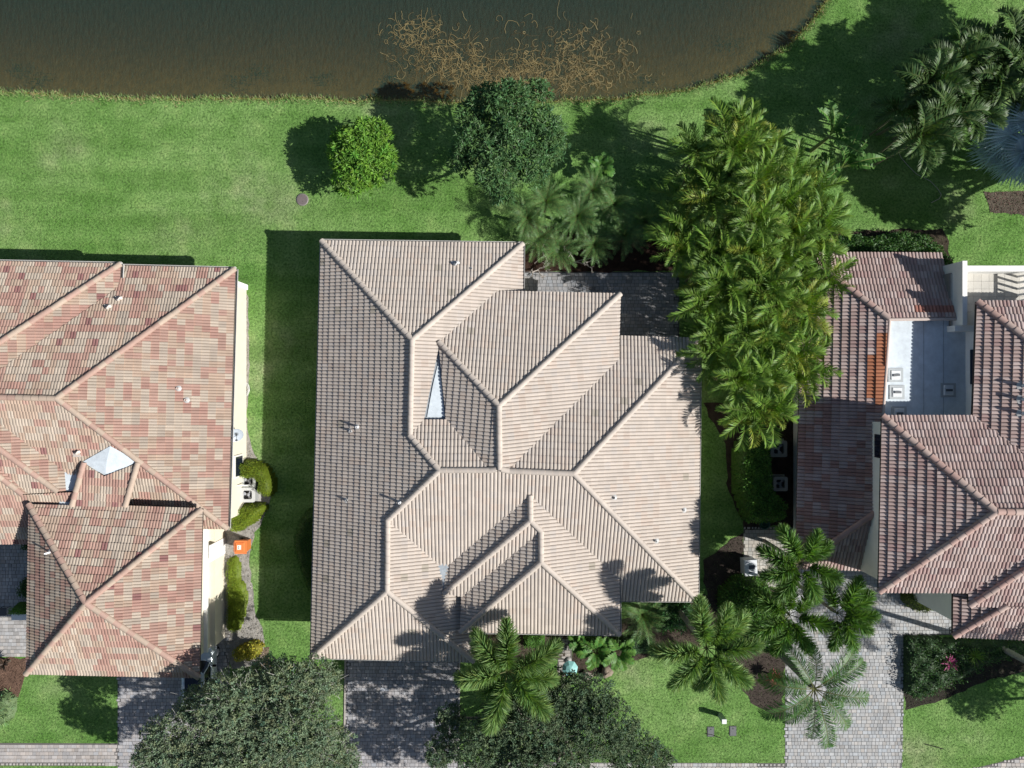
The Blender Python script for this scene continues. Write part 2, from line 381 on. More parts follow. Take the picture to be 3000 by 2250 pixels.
def gutter(house, a, b, out, name='gutter', w=.13, mat=None):
    d = norm(b - a); o_ = norm(np.array([out[0], out[1], 0.])); prof = [(-.01, -.14), (w - .03, -.14), (w, -.01), (w - .016, -.01), (w - .044, -.12), (.006, -.12)]
    V = [p + o_ * x + np.array([0, 0, z]) for p in (a, b) for x, z in prof]; n = len(prof); i = np.arange(n); j = (i + 1) % n
    m = MB().add(V, np.c_[i, j, j + n, i + n]); m.poly(V[:n]); m.poly(V[n:]); m.build(name, mat or M_gutter, house)
def inset(xy, d):
    xy = np.asarray(xy, float)[:, :2]
    if np.sum(xy[:, 0] * np.roll(xy[:, 1], -1) - np.roll(xy[:, 0], -1) * xy[:, 1]) < 0: xy = xy[::-1]
    n = len(xy); out = []
    for i in range(n):
        a, b, c = xy[i - 1], xy[i], xy[(i + 1) % n]; e1 = norm(b - a); e2 = norm(c - b); n1 = np.array([-e1[1], e1[0]]); n2 = np.array([-e2[1], e2[0]])
        A = np.array([n1, n2]); out.append(np.linalg.solve(A, [n1 @ b + d, n2 @ b + d]) if abs(np.linalg.det(A)) > .05 else b + n1 * d)
    return np.array(out)
def pipe_vent(parent, p, r=.05, h=.35, c=(.75, .75, .74), name='vent_pipe', flash=True):
    m = MB()
    if flash: m.lathe(p, [(r * 3.2, .05), (r * 2.4, .09), (r * 1.2, .12)], 10, 0, (.45, .45, .44))
    m.lathe(p, [(r, -.05), (r, h), (r * .8, h), (r * .8, h - .06), (0, h - .06)], 10, 0, c); m.build(name, M_paint, parent)
def gooseneck(parent, p, c=(.6, .6, .6)):
    m = MB(); m.tube([p + np.array(q) for q in ((0, 0, -.05), (0, 0, .16), (.06, .03, .25), (.16, .06, .25), (.2, .08, .18))], .085, 9, 0, c); m.box(p + np.array([0, 0, .06]), (.4, .4, .05), 0, 0, tuple(x * .75 for x in c)); m.build('roof_vent', M_paint, parent)

# ---- centre house
Mr = Roof({'NW': (944, 707, 3.006), 'NE': (1531, 715, 3.0), 'E1': (1530, 852, 2.989), 'V1': (1455, 853, 3.555), 'A1': (1208, 996, 5.329), 'A2': (1202, 1276, 5.338), 'A3': (1288, 1377, 6.022), 'A4': (1137, 1523, 4.849), 'A5': (1135, 1731, 4.868), 'SW': (914, 1924, 2.998), 'B0': (1287, 1003, 4.784), 'T2': (1240, 1231, 5.062), 'T3': (1309, 1231, 5.056), 'B1': (1462, 1189, 6.076), 'B2': (1464, 1373, 6.142), 'V3': (1434, 1377, 6.016), 'V4': (1322, 1247, 5.159), 'BN': (1816, 862, 3.447), 'BS': (1811, 1053, 3.58), 'V5': (1489, 1379, 6.021), 'DW': (1814, 985, 3.048), 'DN': (2050, 992, 3.007), 'D1': (1681, 1387, 6.014), 'DE': (2042, 1758, 3.01), 'DX': (1815, 1757, 2.986), 'VR': (1812, 1694, 3.535), 'EA': (1554, 1450, 5.508), 'VL': (1310, 1657, 3.755), 'VM': (1282, 1650, 3.809), 'E1r': (1554, 1524, 5.523), 'EL': (1302, 1737, 3.706), 'E2': (1585, 1555, 5.29), 'VD': (1354, 1745, 3.645), 'F1': (1585, 1646, 5.307), 'FW': (1350, 1849, 3.635), 'FE': (1814, 1857, 3.541), 'GR': (1389, 1853, 2.999), 'GE': (1388, 1935, 3.005), 'Q': (1308, 1735, 3.614)})
Mr.P['Q2'] = Mr.on('A4 VM GR GE A5', 1389, 1650); Mr.P['Q1'] = Mr.on('A4 VM GR GE A5', 1300, 1650)
MF = dict(W='NW A1 A2 A3 A4 A5 SW', N='NW NE A1', NE='A1 NE E1 V1 B0 T2 A2', BN='V1 BN B1 B0', BW='B0 B1 B2 V3 V4 T3', C='A2 T2 T3 V4 V3 A3', BE='B1 BN BS V5 B2',
          DN='DW DN D1 V5 BS', DE='DN DE D1', S='A3 V3 B2 V5 D1 DE DX VR EA VL VM A4', GE='A4 VM Q1 Q2 GR GE A5', GS='A5 GE SW', EW='EA E1r EL VL', ES='E1r E2 VD EL', FW='E2 F1 FW VD', FS='F1 FE FW', EE='EA VR FE F1 E2 E1r')
hm = thing('house', (0, -3, 0), 'large house with a pale cream barrel-tile roof of many hips, in the centre', 'house')
crng = np.random.default_rng(3)
def hash3(a, b, c):
    x = math.sin(a * 12.9898 + b * 78.233 + c * 37.719) * 43758.5453; return x - math.floor(x)
def colM(fi, r, c):
    h = hash3(fi, r, c); v = .95 + .10 * hash3(fi + 3, r, c * 1.7); base = np.array((.485, .425, .37))
    if h > .88: base = np.array((.48, .405, .345))
    elif h < .12: base = np.array((.47, .42, .375))
    if hash3(fi + 9, r, c + 5) > .992: base = np.array((.36, .32, .265))
    return tuple(base * v)
rp = MB().box((0, 0, 5.0), (.2, .2, .1)).mesh('roof', [M_deck])   # replaced below
roof_m = link('roof', rp, hm)
dk = tiled_roof(hm, roof_m, Mr, list(MF.values()), .380, .375, .088, colM, .045); roof_m.data = dk.mesh('roof', [M_deck])
mp_ = Mr.P
capM = lambda: tuple(np.array((.49, .43, .375)) * rng.uniform(.94, 1.04))
segM = [('NW', 'A1'), ('NE', 'A1'), ('A1', 'A2'), ('A2', 'A3'), ('A3', 'V3'), ('V3', 'B2'), ('A3', 'A4'), ('A4', 'A5'), ('SW', 'A5'), ('GE', 'A5'), ('B0', 'B1'), ('BN', 'B1'), ('B1', 'B2'), ('V5', 'D1'), ('B2', 'V5'), ('DN', 'D1'), ('DE', 'D1'), ('EA', 'E1r'), ('EL', 'E1r'), ('E1r', 'E2'), ('E2', 'F1'), ('FW', 'F1'), ('FE', 'F1')]
ridge_caps(roof_m, [(mp_[a], mp_[b]) for a, b in segM], capM)
for a, b, ou in (('NW', 'NE', (0, 1)), ('NE', 'E1', (1, 0)), ('SW', 'NW', (-1, 0)), ('SW', 'GE', (0, -1)), ('GE', 'GR', (1, 0)), ('FW', 'FE', (0, -1)), ('FE', 'VR', (1, 0)), ('DX', 'DE', (0, -1)), ('DE', 'DN', (1, 0))):
    gutter(hm, mp_[a], mp_[b], ou)
out_m = [mp_['NW'], mp_['NE'], (mp_['NE'][0], mp_['BN'][1]), mp_['BN'], (mp_['BN'][0], mp_['DN'][1]), mp_['DN'], mp_['DE'], (mp_['FE'][0], mp_['DE'][1]), mp_['FE'], (mp_['GE'][0], mp_['FE'][1]), mp_['GE'], mp_['SW']]
wm = inset([tuple(q[:2]) for q in out_m], .5)
MB().prism(wm, -.05, 2.88).build('wall', M_wall, hm)
# lead-grey flashing wedge between the two back wings, and the pale membrane in it
t_ = [P(1285, 1012, 4.72), P(1240, 1229, 4.98), P(1312, 1229, 4.98)]
MB().poly(t_).build('flashing', M_metal, hm)
u_ = [P(1284, 1062, 4.80), P(1268, 1130, 4.90), P(1251, 1222, 5.0), P(1303, 1222, 5.0), P(1294, 1120, 4.88)]
MB().poly([q + np.array([0, 0, .01]) for q in u_]).build('membrane', M_membrane, hm)
t_ = [P(1281, 1648, 3.80), P(1317, 1652, 3.80), P(1309, 1738, 3.64), P(1299, 1738, 3.64), P(1290, 1676, 3.78)]
MB().poly([q + np.array([0, 0, .09]) for q in t_]).build('flashing', M_metal, hm)
gooseneck(roof_m, Mr.on(MF['N'], 1333, 776)); pipe_vent(roof_m, Mr.on(MF['N'], 1381, 788), .04, .18, (.2, .2, .2))
for px, py, f_, h_, c_ in ((1050, 1250, 'W', .45, (.75, .75, .75)), (1030, 1262, 'W', .3, (.4, .4, .4)), (1174, 1470, 'W', .5, (.8, .8, .8)), (1797, 1457, 'DE', .2, (.2, .2, .2)), (2001, 1493, 'DE', .2, (.6, .6, .58)), (1920, 1583, 'DE', .28, (.7, .7, .68)), (1018, 1464, 'W', .3, (.3, .3, .3)), (1797, 1652, 'EE', .3, (.5, .5, .5))):
    pipe_vent(roof_m, Mr.on(MF[f_], px, py), .06, h_, c_)

# ---- left house
Lr = Roof({'NE': (690, 788, 2.995), 'NW': (352, 780, 2.965), 'VV': (343, 850, 3.479), 'L1': (168, 1167, 5.84), 'LW': (-108, 1161, 5.807), 'SE': (668, 1548, 2.993), 'S2': (430, 1549, 2.899), 'VQ': (190, 1378, 4.229), 'WC': (355, 774, 3.389), 'WE': (353, 815, 3.411), 'WA': (-150, 1102, 6.015), 'WW': (-500, 758, 3.35), 'QA': (-150, 1204, 6.026), 'QH': (172, 1440, 4.335), 'QX': (195, 1442, 4.207), 'RV': (-150, 1242, 5.738), 'RW': (85, 1445, 4.249), 'RH': (69, 1447, 4.343), 'RA': (-150, 1283, 5.719), 'RX': (110, 1450, 4.314), 'RE': (110, 1592, 3.01), 'RS': (-150, 1592, 2.998), 'GN': (88, 1478, 4.377), 'T1': (213, 1481, 4.357), 'T2': (252, 1355, 3.458), 'T3': (318, 1391, 3.694), 'T4': (409, 1355, 3.406), 'T5': (369, 1482, 4.315), 'GE': (594, 1490, 4.299), 'GA': (254, 1766, 6.207), 'GW': (80, 1972, 4.303), 'GS': (585, 1983, 4.299)})
for k_, f_, dz in (('T2', 'LW L1 SE S2 VQ', .10), ('T3', 'LW L1 SE S2 VQ', .10), ('T4', 'LW L1 SE S2 VQ', .10)): Lr.P[k_] = Lr.on(f_, *Lr.V[k_][:2]) + np.array([0, 0, dz])
for k_ in ('T1', 'T5'): Lr.P[k_ + 'b'] = Lr.P[k_] + np.array([0, -.02, 0])
Lr.P['RX'] = Lr.on('RA RH RE RS', 215, 1440); Lr.P['RE'] = Lr.on('RA RH RE RS', 205, 1592); Lr.P['RH2'] = Lr.on('RA RH RE RS', 180, 1441)
LF = dict(E='NE SE L1', N='NW NE L1 LW VV', WE='WC WE VV LW WA', WN='WW WC WA', S='LW L1 SE S2 VQ', GN='GN T1 T5 GE GA', K='T1b T2 T3 T4 T5b', GW='GN GA GW', GS='GW GA GS', GE='GE GS GA', RS='RA RH RH2 RX RE RS', QS='QA QH RW RV', RE_='RV RW RH RA', QE='LW VQ QX QH QA')
hl = thing('house', (-20, -5, 0), 'house with a mottled pink and tan tile roof, at the left edge', 'house')
pal = [np.array(c) for c in ((.355, .212, .172), (.375, .24, .193), (.40, .30, .23), (.43, .36, .29), (.39, .325, .265), (.25, .125, .115))]
def colL(fi, r, c):
    run = hash3(fi, r, math.floor((c + 3 * hash3(fi, r, 99)) / 2)); h = run * .65 + hash3(fi + 1, r, c) * .35
    k = 0 if h < .22 else 1 if h < .42 else 2 if h < .6 else 3 if h < .78 else 4 if h < .95 else 1
    if hash3(fi + 7, r, c) > .975 and fi not in (0, 7, 8): k = 5
    return tuple(pal[k] * (.9 + .2 * hash3(fi + 5, r, c)))
roof_l = link('roof', rp, hl)
dk = tiled_roof(hl, roof_l, Lr, list(LF.values()), .312, .405, .066, colL, .045); roof_l.data = dk.mesh('roof', [M_deck])
lp = Lr.P
capL = lambda: tuple((np.array((.395, .265, .215)) if rng.random() < .6 else np.array((.42, .33, .26))) * rng.uniform(.92, 1.06))
ridge_caps(roof_l, [(lp[a], lp[b]) for a, b in (('NE', 'L1'), ('L1', 'LW'), ('SE', 'L1'), ('WC', 'WA'), ('QA', 'QH'), ('RA', 'RH'), ('GN', 'GA'), ('GE', 'GA'), ('GW', 'GA'), ('GS', 'GA'), ('T1', 'T2'), ('T5', 'T4'))], capL, .15, .4, .075)
for a, b, ou in (('NE', 'SE', (1, 0)), ('NW', 'NE', (0, 1)), ('WW', 'WC', (0, 1)), ('WC', 'WE', (1, 0))): gutter(hl, lp[a], lp[b], ou)
xw = P(722, 900)[0]; xg = P(657, 1700)[0]
MB().prism([(xw, lp['NE'][1] - .55), (xw, lp['SE'][1] + .4), (-30, lp['SE'][1] + .4), (-30, lp['NE'][1] - .55)], -.05, 2.87).build('wall', M_wall, hl)
MB().prism([(xw + .09, lp['NE'][1] - .45), (xw + .09, lp['NE'][1] - .75), (xw - .2, lp['NE'][1] - .75), (xw - .2, lp['NE'][1] - .45)], -.05, 2.86).build('corner_pier', M_white, hl)
gy0, gy1 = lp['GE'][1] - .35, -14.9
MB().prism([(xg - .25, gy0 - .1), (xg - .25, gy1), (lp['GW'][0] + .6, gy1), (lp['GW'][0] + .6, gy0 - .1)], -.05, 4.16).build('garage_wall', M_wall, hl)
MB().box((xg - .16, (gy0 + gy1) / 2 - .2, 2.12), (.22, abs(gy0 - gy1) - .35, .12)).build('moulding', M_white, hl)
MB().prism([(xg + .02, gy0 - .9), (xg + .02, gy1 + .02), (xg - .6, gy1 + .02), (xg - .6, gy0 - .9)], -.05, 1.35).build('plinth', M_wall, hl)
MB().tube([(xg - .17, -10.6, 4.1), (xg - .17, -12.9, 4.1)], .06, 8, 0, (.8, .8, .8)).build('soffit_pipe', M_paint, hl)
dr = MB(); dr.box((xg + .04, -9.45, 1.05), (.06, .95, 2.1), 0, 0, (.78, .78, .76)); dr.box((xg + .075, -9.45, 1.5), (.02, .6, .7), 0, 0, (.7, .7, .69)); dr.box((xg + .075, -9.45, .6), (.02, .6, .7), 0, 0, (.7, .7, .69)); dr.build('side_door', M_paint, hl)
for y, h_, z_ in ((P(0, 1358)[1], 1.0, 1.3),):
    fr = MB(); fr.box((xw + .03, y, z_), (.08, 1.3, h_ + .2), 0, 0, (.72, .71, .66)); wdw = fr.build('window', M_paint, hl)
    MB().box((xw + .065, y, z_), (.03, 1.1, h_)).build('pane', M_glass, wdw)
# pale cricket and the shaded flat strip beside the small link roof
on_ = lambda x, y, dz: Lr.on(LF['S'], x, y) + np.array([0, 0, dz])
a, b, c_, d = on_(327, 1306, .12), on_(407, 1351, .13), on_(318, 1396, .30), on_(247, 1352, .13); mid = on_(322, 1350, .30)
MB().add([a, b, c_, d, mid], [[0, 4, 1], [1, 4, 2], [2, 4, 3], [3, 4, 0]]).build('membrane', M_membrane, hl)
MB().prism([q[:2] for q in (P(190, 1378, 4.25), P(250, 1352, 4.25), P(218, 1484, 4.25), P(172, 1484, 4.25))], 3.1, 4.25).build('flat_roof', M_membrane, hl)
for px, py, f_ in ((523, 1138, 'E'), (547, 1172, 'E')): pipe_vent(roof_l, Lr.on(LF[f_], px, py), .06, .2, (.55, .45, .4))
for px, py, f_ in ((350, 879, 'N'), (318, 903, 'N'), (228, 1327, 'S')): gooseneck(roof_l, Lr.on(LF[f_], px, py), (.7, .62, .55))
pipe_vent(roof_l, Lr.on(LF['GW'], 150, 1616), .05, .5, (.8, .8, .8))

# ---- right house
Rr = Roof({'UNW': (2350, 742, 3.0), 'UNE': (2755, 744, 3.001), 'UX': (2800, 932, 4.566), 'UA': (2602, 934, 4.591), 'UB': (2563, 1500, 4.431), 'USW': (2330, 1662, 3.0), 'USE': (2574, 1669, 3.0), 'TNW': (2583, 1219, 5.8), 'TA': (2915, 1498, 7.814), 'TSW': (2573, 1731, 5.792), 'TV': (2848, 1219, 5.801), 'TV2': (3150, 1440, 7.421), 'TR': (3150, 1500, 7.832), 'TS2': (3150, 1533, 7.572), 'TSE': (2835, 1732, 5.804), 'XH': (2837, 1772, 5.814), 'XR': (3150, 1568, 7.576), 'XS2': (3150, 1780, 5.8), 'YN': (2791, 1735, 5.0), 'YC': (2870, 1735, 5.45), 'YW': (2790, 1861, 5.0), 'YR': (3150, 1876, 5.0), 'YB': (2945, 1772, 5.88), 'YD': (3150, 1772, 5.9), 'ZNW': (2860, 884, 5.803), 'ZH': (3150, 1102, 7.366), 'ZNE': (3150, 884, 5.799)})
RF = dict(UN='UNW UNE UX UA', UW='UNW UA UB USW', US='UB USE USW', TN='TNW TV TV2 TR TA', TW='TNW TA TSW', TS='TA TR TS2 TSE TSW', XW='TSE TS2 XR XH', XS='XH XR XS2', YW='YN YC YB YW', YS='YW YB YD YR', ZW='ZNW ZH TV2 TV', ZN='ZNW ZNE ZH')
hr = thing('house', (22, -3, 0), 'two-storey house with brownish pink tile roofs round a flat roof, at the right edge', 'house')
fR = list(RF.values())
def colR(fi, r, c):
    h = hash3(fi, r, c); base = np.array((.405, .300, .270)) if h < .5 else np.array((.46, .365, .335)) if h < .85 else np.array((.36, .245, .225))
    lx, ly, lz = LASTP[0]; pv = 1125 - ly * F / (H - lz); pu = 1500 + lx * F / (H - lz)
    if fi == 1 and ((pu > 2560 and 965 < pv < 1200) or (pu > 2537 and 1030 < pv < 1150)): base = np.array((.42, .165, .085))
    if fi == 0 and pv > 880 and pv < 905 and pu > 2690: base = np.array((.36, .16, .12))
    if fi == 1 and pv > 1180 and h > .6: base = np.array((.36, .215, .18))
    return tuple(base * (.88 + .24 * hash3(fi + 5, r, c)))
roof_r = link('roof', rp, hr)
dk = tiled_roof(hr, roof_r, Rr, fR, .378, .415, .105, colR, .07); roof_r.data = dk.mesh('roof', [M_deck])
q_ = Rr.P
capR = lambda: tuple((np.array((.45, .34, .295)) if rng.random() < .55 else np.array((.42, .28, .24))) * rng.uniform(.9, 1.06))
ridge_caps(roof_r, [(q_[a], q_[b]) for a, b in (('UNW', 'UA'), ('USW', 'UB'), ('TNW', 'TA'), ('TSW', 'TA'), ('TA', 'TR'), ('XH', 'XR'), ('YW', 'YB'), ('ZNW', 'ZH'))], capR, .165, .42, .10)
MB().prism([(q_['UNW'][0] + .7, q_['UNW'][1] - .5), (23.2, q_['UNW'][1] - .5), (23.2, q_['USW'][1] + .5), (q_['UNW'][0] + .7, q_['USW'][1] + .5)], -.05, 2.87).build('wall', M_wallw, hr)
tx0 = 18.86
MB().prism([(tx0, q_['TNW'][1] - .35), (28.3, q_['TNW'][1] - .35), (28.3, q_['TSW'][1] + .35), (tx0, q_['TSW'][1] + .35)], 2.5, 5.68).build('upper_wall', M_wallw, hr)
MB().prism([(23.88, q_['ZNW'][1] - .4), (28.3, q_['ZNW'][1] - .4), (28.3, q_['TNW'][1] - .3), (23.88, q_['TNW'][1] - .3)], 2.5, 5.68).build('upper_wall', M_wallw, hr)
MB().prism([(q_['YN'][0] + .45, q_['YN'][1] + .2), (28.3, q_['YN'][1] + .2), (28.3, q_['YW'][1] + .5), (q_['YN'][0] + .45, q_['YW'][1] + .5)], -.05, 4.85).build('porch_wall', M_wallw, hr)
MB().prism([(23.5, q_['XH'][1] + .4), (28.3, q_['XH'][1] + .4), (28.3, -9), (23.5, -9)], 4.5, 5.66).build('upper_wall', M_wallw, hr)
zf = 4.22
fl = MB(); fl.prism([P(2594, 935, zf)[:2], P(2803, 930, zf)[:2], P(2803, 954, zf)[:2], P(2838, 954, zf)[:2], P(2838, 1225, zf)[:2], P(2583, 1225, zf)[:2]], 3.9, zf); flat = fl.build('flat_roof', M_membrane, hr)
for px in (2706, 2764):
    MB().box(((P(px, 935, zf)[0]), P(0, 1076, zf)[1], zf + .006), (.035, 5.0, .008)).build('seam', M_metal, flat)
MB().tube([q_['UA'] + np.array([.05, 0, .03]), (q_['UA'] * .42 + q_['UB'] * .58) + np.array([.05, 0, .03])], .09, 8, 0, (.52, .43, .38)).build('edge_cap', M_tile, hr)
MB().tube([q_['UA'] + np.array([0, -.04, .03]), q_['UX'] + np.array([0, -.04, .03])], .09, 8, 0, (.52, .43, .38)).build('edge_cap', M_tile, hr)
uc = MB(); uc.prism([(q_['UA'][0] - .12, q_['UA'][1] - .02), (q_['UA'][0] + .06, q_['UA'][1] - .02), (q_['UB'][0] + .2, q_['UB'][1] + .2), (q_['UB'][0], q_['UB'][1] + .2)], 3.9, 4.5); uc.build('kerb', M_wallw, hr)
for px, py, hh in ((2623, 1099, .26), (2627, 1149, .2), (2777, 1143, .2), (2633, 1211, .2)):
    p = P(px, py, zf); sk = MB(); sk.box(p + np.array([0, 0, .02]), (.78, .74, .06), 0, 0, (.38, .41, .42)); sk.box(p + np.array([0, 0, .075]), (.52, .52, .05), 0, 0, (.66, .69, .70), .9); sk.box(p + np.array([0, 0, .13]), (.34, .12, .05), .1 if py < 1110 else 0, 0, (.1, .11, .12)); sk.build('roof_hatch', M_paint, flat)
# balcony
zb = 5.15; yb0 = P(2820, 764, zb)[1]; yb1 = P(0, 932, zb)[1] - .35
MB().prism([P(2820, 764, zb)[:2], (P(2834, 764, zb)[0], yb0), (P(2834, 764, zb)[0], yb1), (P(2820, 764, zb)[0], yb1)], 2.6, zb).build('balcony_parapet', M_wallw, hr)
MB().prism([(P(2834, 0, zb)[0] + .004, P(0, 778, zb)[1]), (29, P(0, 778, zb)[1]), (29, P(0, 795, zb)[1]), (P(2834, 0, zb)[0] + .004, P(0, 795, zb)[1])], -.05, zb - .02).build('balcony_parapet', M_wallw, hr)
MB().prism([(22.9, yb1 - .3), (22.9, yb1), (24.2, yb1), (24.2, yb1 - .3)], 4.0, 4.9).build('balcony_parapet', M_wallw, hr)
bf = MB(); zt = 4.3; bf.prism([(23.0, P(0, 800, zt)[1]), (29, P(0, 800, zt)[1]), (29, yb1 - .2), (23.0, yb1 - .2)], 3.0, zt - .02, 0, (.25, .24, .22)); bfl = bf.build('balcony_floor', M_paver, hr)
tl = MB().box((0, 0, 0), (.39, .39, .04)).mesh('floor_tile', [M_paver]); tl.attributes['tint'].data.foreach_set('color', np.zeros(24, np.float32))
for i in range(11):
    for j in range(8):
        x, y = 23.25 + i * .4, P(0, 802, zt)[1] - .2 - j * .4
        if y < yb1: continue
        ob = link('floor_tile', tl, bfl, Matrix.Translation((x, y, zt - .002 + rng.uniform(0, .003)))); ob.color = (*(np.array((.55, .53, .48)) * rng.uniform(.92, 1.05)), 1)
for i in range(7):
    MB().box((26.55, P(0, 800, zt)[1] - .2 - i * .32, 4.75), (.06, .11, .9), 0, 0, (.75, .75, .74)).build('baluster', M_paint, hr)
MB().box((26.55, P(0, 800, zt)[1] - 1.15, 5.22), (.14, 2.4, .06), 0, 0, (.78, .78, .76)).build('handrail', M_paint, hr)
for py in (1130, 1170, 1211): pipe_vent(roof_r, Rr.on(RF['ZW'], 2992, py), .09, .5, (.62, .64, .66))
MB().box((tx0 - .02, -3.2, 5.0), (.02, 1.2, .6)).build('window_pane', M_glass, hr)
wf = MB(); wf.box((23.86, P(0, 1075, 4.8)[1], 5.0), (.06, 2.0, .75), 0, 0, (.7, .7, .7)); wfo = wf.build('window', M_paint, hr); MB().box((23.82, P(0, 1075, 4.8)[1], 5.0), (.03, 1.8, .6)).build('pane', M_glass, wfo)
col_m = MB(); a0 = P(2718, 1742, .0); col_m.lathe(a0, [(.34, 0), (.34, .25), (.22, .3), (.2, 2.2), (.3, 2.35), (.34, 2.5), (.34, 2.75)], 16, 0, (.6, .6, .58)); col_m.build('porch_column', M_paint, hr)

# ------------------------------------------------------------------ paving
def in_px(poly, z=0): return np.array([P(*q, z)[:2] for q in poly])
def paved(name, poly_px, base, var=.14, sx=.21, sy=.21, bond=True, extra=None):
    poly = in_px(poly_px); base = np.array(base); st = MB(); st.poly(np.c_[poly, np.full(len(poly), .006)] if True else 0, 0, base * .32); root = kind(st.build(name, M_paver), 'structure')
    x0, y0 = poly.min(0); x1, y1 = poly.max(0); lst = []; y = y0; row = 0
    while y < y1:
        x = x0 - (row % 2) * sx * .6
        while x < x1:
            wdt = sx * (1.0 if rng.random() < .55 else 1.45 if rng.random() < .6 else .72)
            lst.append((x + wdt / 2, y + sy / 2, wdt)); x += wdt
        y += sy; row += 1
    a = np.array(lst); e = np.c_[a[:, 2] / 2, np.full(len(a), sy / 2)]; ok = np.ones(len(a), bool)
    for sgx, sgy in ((1, 1), (1, -1), (-1, 1), (-1, -1)): ok &= inside(poly, a[:, :2] + e * [sgx, sgy] * .97)
    ed = inside(poly, a[:, :2]) & ~ok; a2 = a[ed]; a = a[ok]; mb = MB()
    vis = (np.abs(a[:, 0]) < 29.5) & (np.abs(a[:, 1]) < 22); order = np.argsort(np.where(vis, np.hypot(a[:, 0], a[:, 1]), 1e6)); pick = set(order[:300].tolist()) if vis.sum() else set()
    cache = {}
    for i, (x, y, wd) in enumerate(np.r_[a, a2]):
        c = base * (1 + rng.normal(0, var)) * (1 + np.array([.025, 0, -.025]) * rng.normal()); c = np.clip(c, .03, .8); z = .018 + rng.normal(0, .0018)
        if i < len(a) and i in pick and vis[i]:
            k = round(wd, 3)
            if k not in cache:
                cache[k] = MB().box((0, 0, 0), (wd - .014, sy - .014, .05), 0, 0, (0, 0, 0), .965).mesh('paver', [M_paver])
            ob = link('paver', cache[k], root, Matrix.Translation((x, y, z - .02))); ob.color = (*c, 1)
        else:
            s_ = 1.0 if i < len(a) else .6
            mb.box((x, y, z - .02), ((wd - .014) * s_, (sy - .014) * s_, .05), 0, 0, c, .965)
    if mb.V: kind(mb.build('paver_field', M_paver, root), 'stuff')
    return root
paved('driveway', [(1013, 1900), (1345, 1900), (1343, 2340), (1008, 2340)], (.37, .36, .365), .12)
paved('driveway', [(345, 1940), (672, 1860), (672, 2340), (345, 2340)], (.39, .38, .385), .10)
paved('driveway', [(2300, 1640), (2640, 1640), (2648, 1720), (2790, 1720), (2790, 1860), (2652, 1862), (2640, 2340), (2300, 2340)], (.41, .41, .405), .09)
paved('patio', [(1532, 795), (1990, 797), (1990, 1000), (1532, 1000)], (.30, .30, .305), .1, .24, .20)
paved('path', [(2178, 1545), (2335, 1545), (2335, 1640), (2298, 1640), (2298, 1720), (2178, 1720)], (.42, .40, .36), .1)
paved('courtyard', [(-200, 1560), (92, 1560), (92, 1924), (-200, 1924)], (.40, .385, .37), .12)
paved('path', [(1640, 1850), (1676, 1850), (1676, 1975), (1630, 1990)], (.40, .37, .34), .12, .34, .17)
paved('pavement', [(-200, 2176), (345, 2178), (345, 2244), (-200, 2242)], (.42, .39, .37), .1)
paved('pavement', [(1345, 2232), (2300, 2236), (2300, 2330), (1345, 2330)], (.42, .40, .38), .1)
paved('pavement', [(2640, 2300), (2900, 2240), (3100, 2190), (3100, 2340), (2640, 2340)], (.42, .40, .38), .1)
def kerb(poly_px, name='kerb', c=(.40, .37, .33), w=.09):
    q = np.array([P(*a, 0) for a in poly_px]); m = MB()
    for a, b in zip(q[:-1], q[1:]):
        d = b - a; L = np.linalg.norm(d); m.box((a + b) / 2 + np.array([0, 0, .02]), (L, w, .07), math.atan2(d[1], d[0]), 0, c)
    return kind(m.build(name, M_paver), 'structure')
kerb([(1012, 1935), (1008, 2300)]); kerb([(1346, 1940), (1344, 2230)]); kerb([(2302, 1545), (2302, 1700)], 'kerb', (.5, .47, .42), .16)

# ------------------------------------------------------------------ planting beds
def bed(name, poly_px, c, z=.008, chips=0, cc=None):
    q = np.array([P(*a, 0)[:2] for a in poly_px]); n = len(q); fine = []
    for i in range(n):
        a, b = q[i], q[(i + 1) % n]; k = max(1, int(np.linalg.norm(b - a) / .4))
        for t in range(k): fine.append(a + (b - a) * t / k + (rng.normal(0, .06, 2) if t else 0))
    fine = np.array(fine); m = MB()
    for t in triangulate([tuple(x) for x in fine]): m.add(np.c_[fine[list(t)], np.full(3, z)], [[0, 1, 2]], 0, c)
    r = kind(m.build(name, M_soil), 'structure')
    if chips:
        lo, hi = fine.min(0), fine.max(0); p = rng.uniform(lo, hi, (chips * 3, 2)); p = p[inside(fine, p)][:chips]; k = len(p)
        d = np.c_[rng.normal(size=(k, 2)), rng.normal(0, .25, k)]; mm = MB(); ti = np.array(cc or c) * rng.uniform(.5, 1.7, (k, 1)); mm.leaves(np.c_[p, np.full(k, z + .025)], d, rng.uniform(.05, .13, k), rng.uniform(.02, .05, k), ti, 0)
        kind(mm.build('wood_chips' if c[0] < .2 else 'leaf_litter', M_soil, r), 'stuff')
    return r
bed('mulch_bed', [(1532, 640), (1700, 690), (1960, 690), (1990, 795), (1532, 797)], (.05, .03, .022), .010, 2200)
bed('gravel_strip', [(716, 850), (728, 870), (728, 1130), (724, 1250), (745, 1330), (790, 1375), (795, 1450), (770, 1520), (745, 1560), (730, 1640), (745, 1780), (775, 1880), (770, 1945), (680, 1960), (655, 1880), (655, 1500), (712, 1400)], (.38, .36, .33), .010, 2600, (.40, .37, .32))
bed('mulch_bed', [(1390, 1850), (1660, 1858), (1660, 1925), (1600, 1940), (1400, 1940)], (.10, .08, .06), .010, 900)
bed('mulch_bed', [(1676, 1860), (2060, 1740), (2140, 1760), (2140, 1850), (2000, 1920), (1880, 1930), (1800, 1960), (1720, 1990), (1676, 1960)], (.08, .062, .048), .010, 2200)
